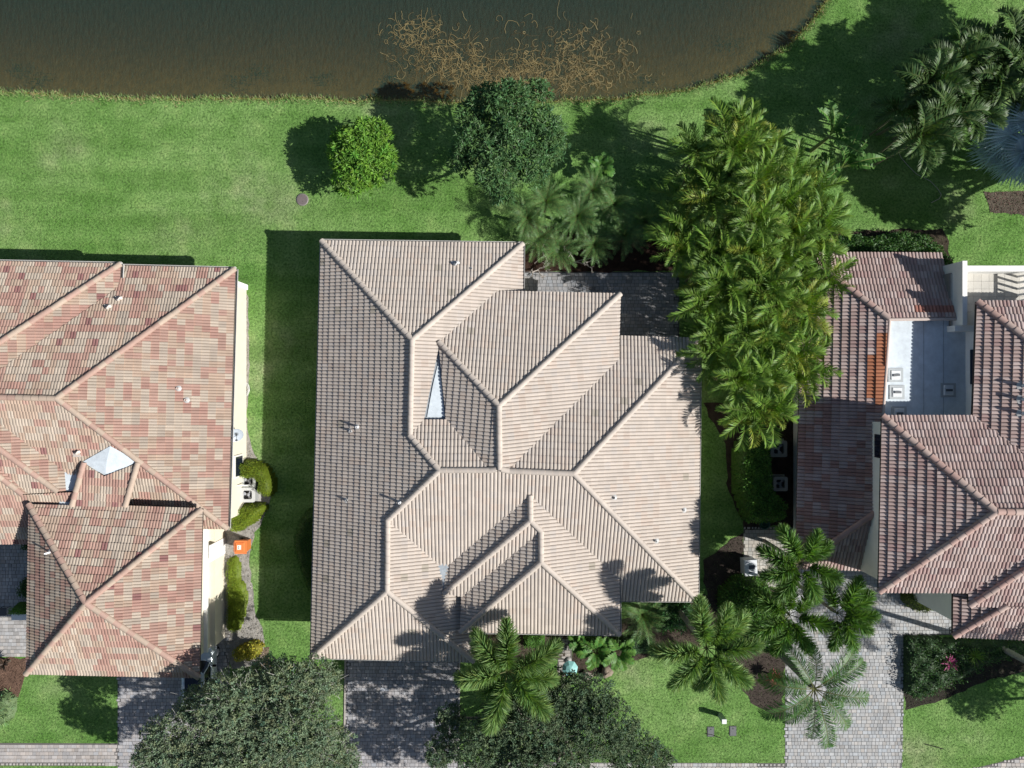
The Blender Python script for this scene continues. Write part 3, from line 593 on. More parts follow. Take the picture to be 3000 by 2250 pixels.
bed('mulch_bed', [(2060, 1640), (2178, 1560), (2178, 1722), (2300, 1724), (2298, 2110), (2200, 2060), (2140, 1960), (2080, 1820)], (.075, .06, .05), .012, 2200)
bed('mulch_bed', [(2652, 1868), (3080, 1875), (3080, 1960), (2900, 1990), (2760, 2050), (2652, 2080)], (.05, .045, .035), .010, 1800)
bed('mulch_bed', [(-200, 1926), (78, 1926), (76, 1970), (55, 2040), (20, 2062), (-200, 2062)], (.17, .105, .075), .010, 1500)
bed('mulch_bed', [(2060, 1180), (2335, 1180), (2335, 1545), (2178, 1548), (2135, 1440), (2125, 1300)], (.07, .05, .04), .010, 1200)
bed('mulch_bed', [(2420, 680), (2760, 670), (2800, 790), (2420, 800)], (.07, .055, .04), .010, 700)
bed('mulch_bed', [(2880, 560), (3090, 560), (3090, 640), (2900, 620)], (.13, .11, .085), .012, 900, (.2, .13, .11))
bed('dirt_edge', [(760, 1900), (790, 1895), (800, 1960), (830, 1990), (770, 1995)], (.24, .18, .13), .012, 300)

# ------------------------------------------------------------------ vegetation builders
def trunk_tree(px, py, zc, lobes, name, label, cat, leafc, nclump, per, llen, lwid, mat, spread=1.0, group=None, trunk_r=.12, droop=.15, twigs=0, twig_c=(.30, .28, .25), flat=.45):
    """lobes: (px,py,z,rx,ry,rz) crown lobes; leaves in clumps on the upper shell and inside"""
    base = P(px, py, zc); base = np.array([base[0], base[1], 0]); t = thing(name, base, label, cat, group)
    L = [(P(a, b, z), np.array([rx, ry, rz])) for a, b, z, rx, ry, rz in lobes]; vol = np.array([l[1][0] * l[1][1] for l in L]); prob = vol / vol.sum()
    tr = MB(); fork = base + np.array([0, 0, max(.5, zc * .45)])
    tr.tube([base - [0, 0, .1], base + (fork - base) * .5 + [.06, -.04, 0], fork], [trunk_r * 1.35, trunk_r * 1.05, trunk_r], 9, 0, (.20, .17, .14)); trunk = tr.build('trunk', M_bark, t)
    lb = MB()
    for c, r in L:
        m = fork * .45 + c * .55 + rng.normal(0, .15, 3) - [0, 0, .2]
        lb.tube([fork - [0, 0, .15], m, c - [0, 0, r[2] * .3], c + rng.normal(0, .3, 3) * r], [trunk_r * .7, trunk_r * .45, trunk_r * .25, trunk_r * .1], 6, 0, twig_c)
        for _ in range(5):
            e = c + norm(rng.normal(size=3)) * r * .8; lb.tube([c - [0, 0, r[2] * .3], (c + e) / 2 + rng.normal(0, .1, 3), e], [trunk_r * .22, trunk_r * .14, trunk_r * .05], 5, 0, twig_c)
    lb.build('limbs', M_bark, t)
    which = rng.choice(len(L), nclump, p=prob); C = np.array([L[k][0] for k in which]); RR = np.array([L[k][1] for k in which])
    u = norm(rng.normal(size=(nclump, 3))); u[:, 2] = np.where(u[:, 2] < -.35, -u[:, 2], u[:, 2]); rad = rng.uniform(.72, 1.04, (nclump, 1)); deep = rng.random((nclump, 1)) < .3; rad = np.where(deep, rng.uniform(.3, .75, (nclump, 1)), rad)
    cp = C + u * RR * rad; dirn = norm(u + np.array([0, 0, .5]))
    n = nclump * per; idx = np.repeat(np.arange(nclump), per); D = norm(dirn[idx] * .55 + rng.normal(size=(n, 3)) * spread); D[:, 2] = D[:, 2] * flat - droop; D = norm(D)
    pos = cp[idx] + D * llen * .15 + rng.normal(0, llen * .12, (n, 3)); br = np.repeat(rng.uniform(.7, 1.3, nclump), per)[:, None] * rng.uniform(.8, 1.25, (n, 1)); hue = np.repeat(rng.normal(-.03, .08, nclump), per)[:, None]
    ti = np.clip(np.array(leafc) * br * (1 + hue * np.array([1.3, .2, -.4])), .004, .9)
    lf = MB(); lf.leaves(pos, D, llen * rng.uniform(.7, 1.25, n), lwid * rng.uniform(.75, 1.2, n), ti, 0)
    lf.build('crown', mat, t)
    if twigs:
        tw = MB(); k = twigs; wh = rng.choice(len(L), k, p=prob)
        for q in range(k):
            c, r = L[wh[q]]; a = norm(rng.normal(size=3)); a[2] = abs(a[2]) * .8; s0 = c + a * r * rng.uniform(.55, .8); s1 = c + a * r * rng.uniform(.9, 1.03) + rng.normal(0, .25, 3)
            tw.tube([s0, (s0 + s1) / 2 + rng.normal(0, .06, 3), s1], [.016, .012, .006], 4, 0, np.array(twig_c) * rng.uniform(.8, 1.5), False)
        tw.build('twigs', M_bark, t)
    return t

def frond_mesh(L, n, a0, bend, ll, lw, c, style='pinnate', vee=.45, seed=0, twist=0.0, mat=None, rc=(.16, .17, .06), stalk=.12, droop=.35):
    """feather leaf along +X: rachis tube and leaflets"""
    r_ = np.random.default_rng(seed); m = MB(); ts = np.linspace(0, 1, 14); ang = a0 - bend * ts ** 1.4; dx = np.cos(ang); dz = np.sin(ang); st = L / 13
    x = np.r_[0, np.cumsum((dx[:-1] + dx[1:]) / 2 * st)]; z = np.r_[0, np.cumsum((dz[:-1] + dz[1:]) / 2 * st)]; y = twist * L * ts ** 2
    path = np.c_[x, y, z]; m.tube(path, np.linspace(.022, .005, 14) * (L / 2.4), 5, 0, rc, False)
    t = np.linspace(stalk, .985, n); side = np.tile([1., -1.], (n + 1) // 2)[:n] if style != 'plume' else None
    if style == 'plume':
        reps = 5; t = np.repeat(np.linspace(stalk, .985, n), reps); k = len(t); phi = r_.uniform(0, 2 * math.pi, k)
    else:
        t = np.repeat(t, 2); k = len(t); side = np.tile([1., -1.], n)
    pos = np.c_[np.interp(t, ts, x), np.interp(t, ts, y), np.interp(t, ts, z)]; an = np.interp(t, ts, ang); T = np.c_[np.cos(an), 2 * twist * t, np.sin(an)]; T = norm(T); S = np.tile([0., 1., 0.], (k, 1)); S = norm(S - (S * T).sum(1, keepdims=True) * T); U = np.cross(T, S)
    prof = np.sin(np.clip((t - stalk) / (1 - stalk), 0, 1) * math.pi * .86 + .32) ** .7; l = ll * (prof * .9 + .12) * r_.uniform(.85, 1.12, k); fw = np.interp(t, [0, 1], [.35, 1.15])[:, None]
    if style == 'plume': out = np.cos(phi)[:, None] * S + np.sin(phi)[:, None] * U
    else: out = side[:, None] * S * math.cos(vee) + U * math.sin(vee)
    D = norm(out + T * fw * (.75 if style == 'plume' else .8) + r_.normal(0, .09, (k, 3))); W = np.cross(D, np.cross(T, D) if style == 'plume' else U); W = norm(np.cross(D, norm(U + .2 * T)) if style != 'plume' else np.cross(D, r_.normal(size=(k, 3))))
    lw_ = lw * r_.uniform(.8, 1.15, k)[:, None]; l = l[:, None]; mid = pos + D * l * .5; G = np.array([0, 0, -1.]); tip = mid + norm(D + G * droop * r_.uniform(.5, 1.4, (k, 1))) * l * .5
    V = np.stack([pos - W * lw_ * .3, pos + W * lw_ * .3, mid + W * lw_ * .5, mid - W * lw_ * .5, tip], 1).reshape(-1, 3); i = np.arange(k) * 5
    tint = np.array(c) * r_.uniform(.75, 1.3, (k, 1)) * (1 + r_.normal(0, .1, (k, 1)) * np.array([1.4, .3, -.2])); tint = np.clip(tint, .003, .9)
    m.add(V, np.c_[i, i + 1, i + 2, i + 3], 0, tint); m.add(V, np.c_[i + 3, i + 2, i + 4], 0, tint)
    return m.mesh('frond', [mat or M_leaf])

def palm(px, py, zc, name, label, meshes, fr, trunk_r=.11, lean=(0, 0), stems=1, group=None, shaft=None, tc=(.30, .27, .23), cat='palm tree'):
    c = P(px, py, zc); base = np.array([c[0] - lean[0], c[1] - lean[1], 0.]); t = thing(name, base, label, cat, group)
    for s in range(stems):
        off = np.array([0, 0, 0]) if stems == 1 else np.r_[rng.normal(0, .16, 2), 0]; top = c - base - [0, 0, .15] + off * 2.2; m = MB(); k = 7
        pth = [off + (top - off) * q / k + np.array([0, 0, 0]) + (np.array([lean[0], lean[1], 0]) * (-.12 * math.sin(math.pi * q / k))) for q in range(k + 1)]; pth[0] = pth[0] - [0, 0, .1]
        m.tube(pth, np.linspace(trunk_r * 1.25, trunk_r * .8, k + 1), 9, 0, np.array(tc))
        for q in range(2, 26):
            pass
        o_ = m.build('trunk', M_bark); o_.parent = t
    if shaft is not None:
        m = MB(); top = c - base; m.tube([top - [0, 0, .9], top - [0, 0, .5], top - [0, 0, .05]], [trunk_r * .95, trunk_r * 1.15, trunk_r * .5], 9, 0, shaft); o_ = m.build('crownshaft', M_leaf); o_.parent = t
    for azd, el, sc, k in fr:
        local('frond', meshes[k % len(meshes)], t, tuple(c - base), (rng.normal(0, .12), -R(el), R(azd)), sc)
    return t

def heightfield_shrub(name, poly_px, zt, label, cat, leafc, dens=90, ll=.10, lw=.05, mat=None, rr=.5, flat=False, group=None, var=.25, core_shade=.55, ragged=.05):
    poly = in_px(poly_px, zt * .6); cx = poly.mean(0); t = thing(name, (cx[0], cx[1], 0), label, cat, group); lo, hi = poly.min(0), poly.max(0)
    def hh(p, d): return zt * (np.sqrt(np.clip(1 - (1 - np.clip(d / rr, 0, 1)) ** 2, 0, 1)))
    st = .14; X, Y = np.meshgrid(np.arange(lo[0], hi[0] + st, st), np.arange(lo[1], hi[1] + st, st)); p = np.c_[X.ravel(), Y.ravel()]; ins = inside(poly, p); d = np.where(ins, segdist(poly, p), 0); lump = np.sin(p[:, 0] * 5.1 + 1) * np.sin(p[:, 1] * 4.7) * ragged * 1.2
    z = np.where(ins, np.maximum(0, hh(p, d) * .9 - .07 + lump * (d > .1)), -.05); nx_ = X.shape[1]; ny_ = X.shape[0]; q = (np.arange(ny_ - 1)[:, None] * nx_ + np.arange(nx_ - 1)).ravel(); Fq = np.c_[q, q + 1, q + 1 + nx_, q + nx_]; Fq = Fq[ins[Fq].sum(1) >= 2]
    m = MB(); m.add(np.c_[p, z], Fq, 0, np.array(leafc) * core_shade, True); m.build('branches', M_leafmatte, t)  # solid inner core, not branches; leaf colour darkened as shade inside the shrub
    area = ins.sum() * st * st; n = int(area * dens * (1 + zt)); pp = rng.uniform(lo, hi, (n * 4, 2)); pp = pp[inside(poly, pp)][:n]; n = len(pp); d = segdist(poly, pp); z = hh(pp, d); edge = (d < rr * .5) & (rng.random(n) < .6); z = np.where(edge, z * rng.uniform(.15, 1.0, n), z) + rng.normal(0, ragged, n) + np.sin(pp[:, 0] * 5.1 + 1) * np.sin(pp[:, 1] * 4.7) * ragged * 1.2
    g_ = norm(pp - cx) * np.clip(1 - d / rr, 0, 1)[:, None]; D = norm(np.c_[g_, np.full(n, .45)] + rng.normal(0, .65, (n, 3))); ti = np.clip(np.array(leafc) * rng.uniform(1 - var * 1.6, 1 + var * 1.6, (n, 1)) * (1 + rng.normal(0, .12, (n, 1)) * np.array([1.2, .2, -.3])), .004, .9)
    lf = MB(); lf.leaves(np.c_[pp, np.maximum(z, .03)], D, ll * rng.uniform(.7, 1.3, n), lw * rng.uniform(.7, 1.3, n), ti); lf.build('foliage', mat or M_leafmatte, t); return t

def radial_plant(px, py, z, name, label, cat, n, ll, lw, c, el=(10, 60), mat=None, seg=4, bendk=.7, h0=0.0, group=None):
    c0 = P(px, py, z); t = thing(name, (c0[0], c0[1], 0), label, cat, group); m = MB()
    if z > .2: MB().tube([(0, 0, -.05), (0, 0, z * .5), (0, 0, z)], [.07, .06, .05], 7, 0, (.2, .17, .13)).build('stem', M_bark).parent = t
    for q in range(n):
        a = q / n * 2 * math.pi * 2.618 + rng.normal(0, .2); e = R(rng.uniform(*el)); L = ll * rng.uniform(.75, 1.15); pts_ = [np.array([0, 0, z])]; ee = e
        for s in range(seg): pts_.append(pts_[-1] + np.array([math.cos(a) * math.cos(ee), math.sin(a) * math.cos(ee), math.sin(ee)]) * L / seg); ee -= bendk / seg
        pts_ = np.array(pts_); sd = np.array([-math.sin(a), math.cos(a), 0]); wv = lw * np.sin(np.linspace(.35, math.pi, seg + 1)) + .004; V = np.concatenate([pts_ + sd * wv[:, None] / 2 + [0, 0, 1] * wv[:, None] * .12, pts_, pts_ - sd * wv[:, None] / 2 + [0, 0, 1] * wv[:, None] * .12]); k = seg + 1; i = np.arange(seg)
        m.add(V, np.r_[np.c_[i, i + 1, i + k + 1, i + k], np.c_[i + k, i + k + 1, i + 2 * k + 1, i + 2 * k]], 0, np.clip(np.array(c) * rng.uniform(.7, 1.3), 0.003, .9))
    m.build('leaves', mat or M_leaf).parent = t; return t

# ------------------------------------------------------------------ trees on the back lawn
trunk_tree(1065, 465, 2.0, [(1065, 450, 2.0, 1.5, 1.75, 1.3), (1040, 520, 1.8, 1.25, 1.1, 1.1), (1090, 400, 2.0, 1.0, .95, 1.0), (1115, 480, 1.9, .95, 1.25, 1.0), (1010, 440, 1.7, .9, 1.2, .9)], 'mango_tree', 'small bright lime-green rounded tree standing alone on the back lawn', 'tree', (.125, .255, .035), 800, 11, .25, .085, M_leaf, .8, trunk_r=.09, droop=.1)
trunk_tree(1480, 425, 4.2, [(1490, 300, 4.6, 1.3, 1.1, 1.0), (1570, 275, 4.2, .8, .7, .8), (1420, 300, 4.0, 1.0, .9, .8), (1380, 345, 3.8, .8, .8, .7), (1390, 420, 4.0, 1.1, 1.2, 1.0), (1350, 470, 3.6, .7, .8, .7), (1500, 400, 4.5, 1.3, 1.3, 1.1), (1590, 390, 4.4, 1.1, 1.3, 1.0), (1620, 430, 4.0, .7, 1.0, .8), (1450, 500, 4.3, 1.1, 1.1, .9), (1550, 490, 4.2, 1.1, 1.1, .9), (1470, 555, 3.9, .8, .7, .7), (1440, 440, 4.4, .9, .9, .8)], 'broadleaf_tree', 'large dark green glossy-leaved tree overhanging the pond bank', 'tree', (.100, .195, .070), 1500, 11, .24, .075, M_gloss, .85, trunk_r=.16, droop=.12)
# live oaks at the front
OK = (.175, .225, .140)
trunk_tree(760, 2150, 4.6, [(560, 2180, 5.6, 2.6, 1.9, 1.3), (700, 2080, 6.0, 2.2, 2.0, 1.3), (850, 2020, 5.8, 1.9, 1.5, 1.1), (930, 1990, 5.3, 1.2, 1.2, .9), (860, 2150, 6.3, 2.4, 2.0, 1.4), (700, 2230, 6.2, 2.6, 1.6, 1.4), (960, 2200, 5.6, 1.6, 1.5, 1.0), (480, 2230, 5.2, 1.6, 1.2, .9), (610, 2060, 5.2, 1.5, 1.1, .9), (800, 1960, 5.1, 1.2, .8, .8), (1000, 2240, 5.2, 1.0, .9, .7), (470, 2350, 5.4, 1.2, 1.1, .8), (560, 2400, 5.6, 1.3, 1.0, .8), (690, 2370, 5.6, 1.3, 1.2, .8), (800, 2330, 5.6, 1.2, .9, .8)], 'live_oak', 'grey-green live oak covering the left driveway end, small leaves and pale twigs', 'tree', OK, 11500, 9, .14, .056, M_leafmatte, 1.0, trunk_r=.24, droop=.0, twigs=1300, twig_c=(.40, .39, .36))
trunk_tree(1640, 2170, 4.6, [(1560, 2120, 5.6, 2.2, 1.9, 1.2), (1700, 2040, 5.2, 1.9, 1.2, 1.0), (1760, 2130, 5.6, 2.0, 1.6, 1.2), (1420, 2180, 5.4, 1.7, 1.5, 1.1), (1600, 2230, 5.9, 2.4, 1.4, 1.3), (1850, 2200, 5.2, 1.6, 1.1, .9), (1320, 2110, 4.7, .8, .9, .6), (1290, 2200, 4.8, .8, .9, .7), (1920, 2220, 4.8, 1.0, .7, .6), (1480, 2070, 4.6, 1.3, .8, .8), (1640, 1985, 4.6, 1.0, .5, .6), (1430, 2330, 5.4, 1.2, 1.0, .8), (1560, 2380, 5.8, 1.4, 1.1, .9), (1680, 2330, 5.6, 1.4, 1.1, .9), (1500, 2470, 5.6, 1.3, 1.1, .8), (1640, 2470, 5.6, 1.4, 1.1, .8), (1780, 2400, 5.4, 1.3, 1.0, .8), (1380, 2420, 5.2, 1.0, .9, .7)], 'live_oak', 'darker live oak right of the centre driveway, under the two front palms', 'tree', (.115, .165, .092), 9000, 9, .14, .056, M_leafmatte, 1.0, trunk_r=.24, droop=.0, twigs=260, twig_c=(.26, .24, .21))

# ------------------------------------------------------------------ palms
foxf = [frond_mesh(3.0, 190, R(40), 1.35, .74, .044, (.165, .27, .085), 'plume', seed=s, twist=tw, stalk=.16, droop=.25) for s, tw in ((1, .05), (2, -.06), (3, .0))]
palm(1488, 1966, 6.0, 'foxtail_palm', 'bushy-fronded foxtail palm in front of the cream-roofed house, beside its driveway', foxf, [(88, 6, 1.05, 0), (132, 0, 1.0, 1), (188, -10, .95, 2), (246, -4, 1.1, 0), (318, -6, 1.08, 1), (32, -2, 1.08, 2), (350, -22, .95, 1), (150, -30, .8, 2), (222, -28, .8, 0)], .13, shaft=(.30, .36, .22))
palm(2070, 1898, 6.2, 'foxtail_palm', 'bushy-fronded foxtail palm by the south-east corner of the cream-roofed house', foxf, [(104, 4, 1.02, 1), (62, -2, .9, 0), (42, -8, .95, 2), (12, 0, .95, 1), (318, -8, 1.0, 0), (287, -2, .95, 2), (262, -24, .85, 1), (222, -4, .95, 0), (184, -14, 1.0, 2)], .13, shaft=(.28, .34, .2))
chr_f = [frond_mesh(2.5, 110, R(42), 1.45, .72, .050, (.105, .205, .045), 'plume', seed=s, twist=tw, stalk=.2, droop=.3) for s, tw in ((11, .05), (12, -.06))]
palm(2345, 1650, 5.2, 'christmas_palm', 'bright green palm crown over the path beside the right house, uppermost of three', chr_f, [(118, 0, 1.0, 0), (70, 4, .85, 1), (35, -6, .8, 0), (160, -8, 1.0, 1), (195, -4, .95, 0), (240, -10, .95, 1), (290, -6, .9, 0), (340, -8, .95, 1)], .09, shaft=(.3, .36, .2))
palm(2450, 1795, 4.7, 'christmas_palm', 'small sunlit palm crown leaning over the right driveway, rightmost of three', chr_f, [(62, -2, .95, 1), (30, -4, .9, 0), (0, -6, .9, 1), (328, -4, .85, 0), (295, -8, .9, 1), (262, -14, .85, 0), (110, -12, .8, 1)], .09, lean=(.35, -.3), shaft=(.3, .36, .2))
palm(2312, 1800, 4.4, 'christmas_palm', 'shaded palm crown above the front bed, lowest left of three', chr_f, [(95, -2, .95, 0), (150, -6, .95, 1), (200, -4, 1.0, 0), (250, -8, .95, 1), (300, -6, .95, 0), (350, -4, 1.0, 1), (45, -10, .85, 0)], .09, lean=(-.1, .1), shaft=(.3, .36, .2))
qf = [frond_mesh(3.0, 66, R(38), 1.5, .70, .036, (.065, .15, .036), 'pinnate', vee=.25, seed=s, twist=tw, stalk=.18, droop=.8) for s, tw in ((21, .08), (22, -.09), (23, .02))]
palm(2385, 2018, 5.8, 'queen_palm', 'tall queen palm with a bare grey trunk, spreading over the right driveway', qf, [(118, -8, .95, 0), (52, 0, 1.05, 1), (30, 2, 1.05, 2), (345, -4, 1.05, 0), (315, -2, .95, 1), (280, 2, 1.08, 2), (262, -6, .95, 0), (232, -4, .85, 1), (205, -4, 1.1, 2), (178, -10, 1.0, 1), (160, -22, .8, 0), (330, -28, .9, 2), (250, -30, .85, 1), (80, -24, .8, 0)], .17, lean=(-.15, .1), tc=(.25, .24, .22))

# areca palm mass between the houses
arf = [frond_mesh(2.2, 36, R(66), 2.1, .52, .042, (.125, .225, .034), 'pinnate', vee=.85, seed=30 + s, twist=tw, stalk=.14, droop=.25) for s, tw in enumerate((.12, -.12, .03, -.05))]
arf += [frond_mesh(2.0, 34, R(60), 1.95, .48, .042, (.215, .275, .042), 'pinnate', vee=.8, seed=41, twist=-.1, stalk=.14, droop=.3)]
spots = []
for py, xs in ((385, (2130, 2215)), (450, (2045, 2140, 2240)), (520, (2035, 2130, 2225, 2310)), (595, (2010, 2100, 2195, 2290, 2375)), (670, (2005, 2100, 2200, 2300, 2385)), (745, (2005, 2095, 2190, 2290, 2380)), (820, (2035, 2120, 2215, 2310, 2390)), (895, (2060, 2150, 2245, 2340)), (970, (2085, 2170, 2265, 2350)), (1045, (2120, 2215, 2310, 2375)), (1120, (2135, 2225, 2310)), (1195, (2170, 2260))):
    for x in xs: spots.append((x + rng.normal(0, 12), py + rng.normal(0, 12)))
for i, (x, y) in enumerate(spots):
    d = min(abs(x - 1990), abs(2420 - x)) / 200; zc = 3.1 + 1.0 * min(1, d) + rng.normal(0, .25)
    a0 = rng.uniform(0, 360); fr = [(a0 + q * 137.5, rng.uniform(-30, 26), rng.uniform(.75, 1.12), int(rng.integers(0, 5))) for q in range(15)]
    lab = 'arching yellow-green areca palm in the dense palm mass between the centre and right houses'
    if i == 0: lab = 'northernmost areca palm of the dense palm mass, reaching towards the pond'
    palm(x, y, zc, 'areca_palm', lab, arf, fr, .055, stems=3, group='areca palms massed between the houses' if i else None, tc=(.22, .24, .12))
# second areca group at the top right, shade put into a darker frond colour
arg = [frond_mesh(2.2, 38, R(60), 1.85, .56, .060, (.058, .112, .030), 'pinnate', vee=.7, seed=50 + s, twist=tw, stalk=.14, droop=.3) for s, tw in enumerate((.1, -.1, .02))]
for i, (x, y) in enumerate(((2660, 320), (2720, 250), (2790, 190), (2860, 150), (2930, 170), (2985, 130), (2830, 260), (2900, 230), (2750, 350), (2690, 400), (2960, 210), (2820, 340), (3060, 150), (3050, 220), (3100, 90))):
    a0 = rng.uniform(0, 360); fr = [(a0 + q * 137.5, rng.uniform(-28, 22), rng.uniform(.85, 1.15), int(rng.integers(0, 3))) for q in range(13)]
    palm(x, y, 4.4 + rng.normal(0, .4), 'areca_palm', 'areca palm with fronds coloured dark for shade, in the thicket above the silver-blue fan palm', arg, fr, .05, stems=3, group='areca palms in the thicket by the pond', tc=(.2, .2, .12))
trunk_tree(3380, 450, 5.5, [(3270, 330, 6.0, 1.9, 1.7, 1.5), (3270, 470, 6.0, 1.9, 1.8, 1.5), (3280, 600, 6.0, 1.9, 1.7, 1.5), (3400, 380, 7.0, 2.2, 2.0, 1.8), (3400, 540, 7.2, 2.2, 2.2, 1.8), (3400, 670, 6.2, 1.8, 1.4, 1.4), (3520, 450, 7.0, 2.2, 2.2, 1.8), (3520, 600, 7.0, 2.0, 1.8, 1.6)], 'shade_tree', 'dense shade tree beyond the right edge, known by its shadow on the back lawn', 'tree', (.07, .14, .05), 2600, 10, .3, .13, M_leafmatte, 1.0, trunk_r=.3)
trunk_tree(3330, 120, 5.0, [(3260, 130, 5.6, 1.9, 1.8, 1.4), (3380, 60, 6.2, 2.2, 2.0, 1.6), (3280, -10, 5.6, 1.8, 1.6, 1.4), (3420, 180, 6.0, 1.9, 1.7, 1.5)], 'shade_tree', 'dense shade tree beyond the upper right corner, known by its shadow by the pond', 'tree', (.07, .14, .05), 1500, 10, .3, .13, M_leafmatte, 1.0, trunk_r=.28)
palm(3216, 2050, 7.0, 'queen_palm', 'queen palm leaning out of the picture at the lower right edge', qf, [(q * 137.5, rng.uniform(-24, 10), rng.uniform(.95, 1.15), q) for q in range(14)], .15, tc=(.30, .29, .27))
trunk_tree(3480, 2190, 4.5, [(3440, 2150, 5.4, 1.9, 1.6, 1.0), (3540, 2230, 5.6, 2.0, 1.8, 1.1), (3420, 2280, 5.0, 1.5, 1.3, .9), (3560, 2120, 5.2, 1.4, 1.2, .9)], 'live_oak', 'live oak beyond the lower right corner, known by its shade on the lawn', 'tree', (.1, .14, .075), 3000, 9, .14, .056, M_leafmatte, 1.0, trunk_r=.2, droop=0)

# sago and date palms behind the centre house
sgf = [frond_mesh(1.5, 36, R(52), 1.55, .28, .017, (.105, .205, .065), 'pinnate', vee=.35, seed=60 + s, twist=tw, stalk=.08, droop=.15) for s, tw in enumerate((.05, -.06))]
for x, y, z, n, lab in ((1690, 635, 2.0, 15, 'sunlit feathery date palm, brightest of the group behind the centre house'), (1545, 640, 1.6, 15, 'feathery date palm at the left of the group behind the centre house'), (1600, 590, 2.2, 15, 'feathery date palm under the large glossy tree'), (1580, 700, 1.3, 13, 'low feathery palm beside the corner of the cream tile roof'), (1630, 735, 1.1, 12, 'low yellowish feathery palm by the bare grey branches'), (1800, 600, 1.3, 15, 'shaded feathery palm, upper right of the group behind the centre house'), (1830, 690, 1.2, 15, 'dark shaded feathery palm nearest the patio'), (1740, 720, 1.1, 13, 'dark low palm above the shaded patio edge'), (1735, 560, 1.4, 13, 'shaded feathery palm at the back edge of the bed'), (1890, 650, 1.2, 13, 'dark feathery palm against the big palm mass')):
    palm(x, y, z, 'date_palm', lab, sgf, [(q * 137.5 + x, rng.uniform(-18, 22), rng.uniform(.85, 1.12), q) for q in range(n + 9)], .09, tc=(.16, .12, .09))
palm(1880, 1800, 1.5, 'date_palm', 'dark feathery palm in the shaded bed under the south eave', sgf, [(q * 137.5, rng.uniform(-14, 22), rng.uniform(1.0, 1.3), q) for q in range(16)], .1, tc=(.16, .12, .09))
# silver-blue fan palm
def fan_mesh(Rr_, n, c, seed):
    r_ = np.random.default_rng(seed); m = MB(); m.tube([(0, 0, 0), (.5, 0, .16), (.95, 0, .2)], [.03, .025, .02], 6, 0, (.35, .40, .40), False); o_ = np.array([.95, 0, .2])
    for k in range(n):
        a = (k / (n - 1) - .5) * R(285); L = Rr_ * (1 - .22 * abs(a) / R(142)) * r_.uniform(.93, 1.05); d = np.array([math.cos(a), math.sin(a), 0]); sd = np.array([-math.sin(a), math.cos(a), 0]); hw = L * math.tan(R(285) / (n - 1) / 2)
        s1 = o_ + d * L * .55 + [0, 0, .05 - .10 * math.cos(a)]; tip = o_ + d * L + np.array([0, 0, -.28 - .12 * r_.random()]); up = np.array([0, 0, .035]); tc = np.array(c) * r_.uniform(.8, 1.2)
        m.add([o_, s1 + sd * hw * .55 - up, s1 + up, s1 - sd * hw * .55 - up, tip], [[0, 1, 2], [0, 2, 3], [1, 4, 2], [2, 4, 3]], 0, tc)
    return m.mesh('fan_leaf', [M_leafmatte])
fans = [fan_mesh(1.25, 34, (.46, .575, .64), s) for s in (70, 71, 72)]
c = P(3012, 405, 3.6); bp = thing('bismarck_palm', (c[0], c[1], 0), 'silver-blue fan palm with stiff pleated leaves at the right edge', 'palm tree')
MB().tube([(0, 0, -.1), (0, 0, 1.8), (0, 0, 3.6)], [.26, .22, .18], 10, 0, (.22, .2, .18)).build('trunk', M_bark).parent = bp
for i in range(30): local('fan_leaf', fans[i % 3], bp, (0, 0, 3.5), (rng.normal(0, .35), -R(rng.uniform(-30, 30)), i * 2.4), rng.uniform(1.15, 1.4))
# banana clump
def banana_mesh(L, Wd, seed):
    r_ = np.random.default_rng(seed); m = MB(); k = 17; t = np.linspace(0, 1, k); an = R(50) - 1.25 * t ** 1.3; x = np.cumsum(np.cos(an)) * L / k; z = np.cumsum(np.sin(an)) * L / k; w_ = Wd * .5 * np.sin(np.clip(t * 3.0 + .12, 0, math.pi)) ** .55 * np.where(t < .12, .15, 1)
    m.tube(np.c_[x, x * 0, z], np.linspace(.03, .008, k), 5, 0, (.25, .33, .10), False)
    for sd in (1, -1):
        for q in range(2, k - 1):
            if r_.random() < .06: continue
            dr = r_.uniform(-.12, .06); a = np.array([x[q], 0, z[q]]); b = np.array([x[q + 1], 0, z[q + 1]]); m.add([a, b, b + [-.012, sd * w_[q + 1], .10 + dr], a + [.012, sd * w_[q], .10 + dr]], [[0, 1, 2, 3]], 0, np.array((.075, .185, .040)) * r_.uniform(.8, 1.25))
    return m.mesh('banana_leaf', [M_leaf])
bn = [banana_mesh(2.3, .55, 80), banana_mesh(2.0, .5, 81)]
for x, y, z, lab, azs in ((2430, 400, 2.4, 'upper banana plant with broad split leaves on the shaded back lawn', ((118, 20), (62, 10), (48, 0), (15, -8), (150, 25), (260, -20), (330, 0))), (2465, 490, 2.2, 'lower banana plant with broad split leaves by the palm mass', ((70, 6), (45, 0), (8, -6), (-6, -12), (140, 30), (200, 20), (230, -10)))):
    c = P(x, y, z); t = thing('banana_plant', (c[0], c[1], 0), lab, 'banana plant'); MB().tube([(0, 0, -.1), (0, 0, z * .6), (0, 0, z)], [.13, .11, .07], 9, 0, (.24, .28, .12)).build('stem', M_bark).parent = t
    for i, (a, e) in enumerate(azs): local('banana_leaf', bn[i % 2], t, (0, 0, z - .05), (rng.normal(0, .25), -R(e), R(a)), rng.uniform(.85, 1.1))
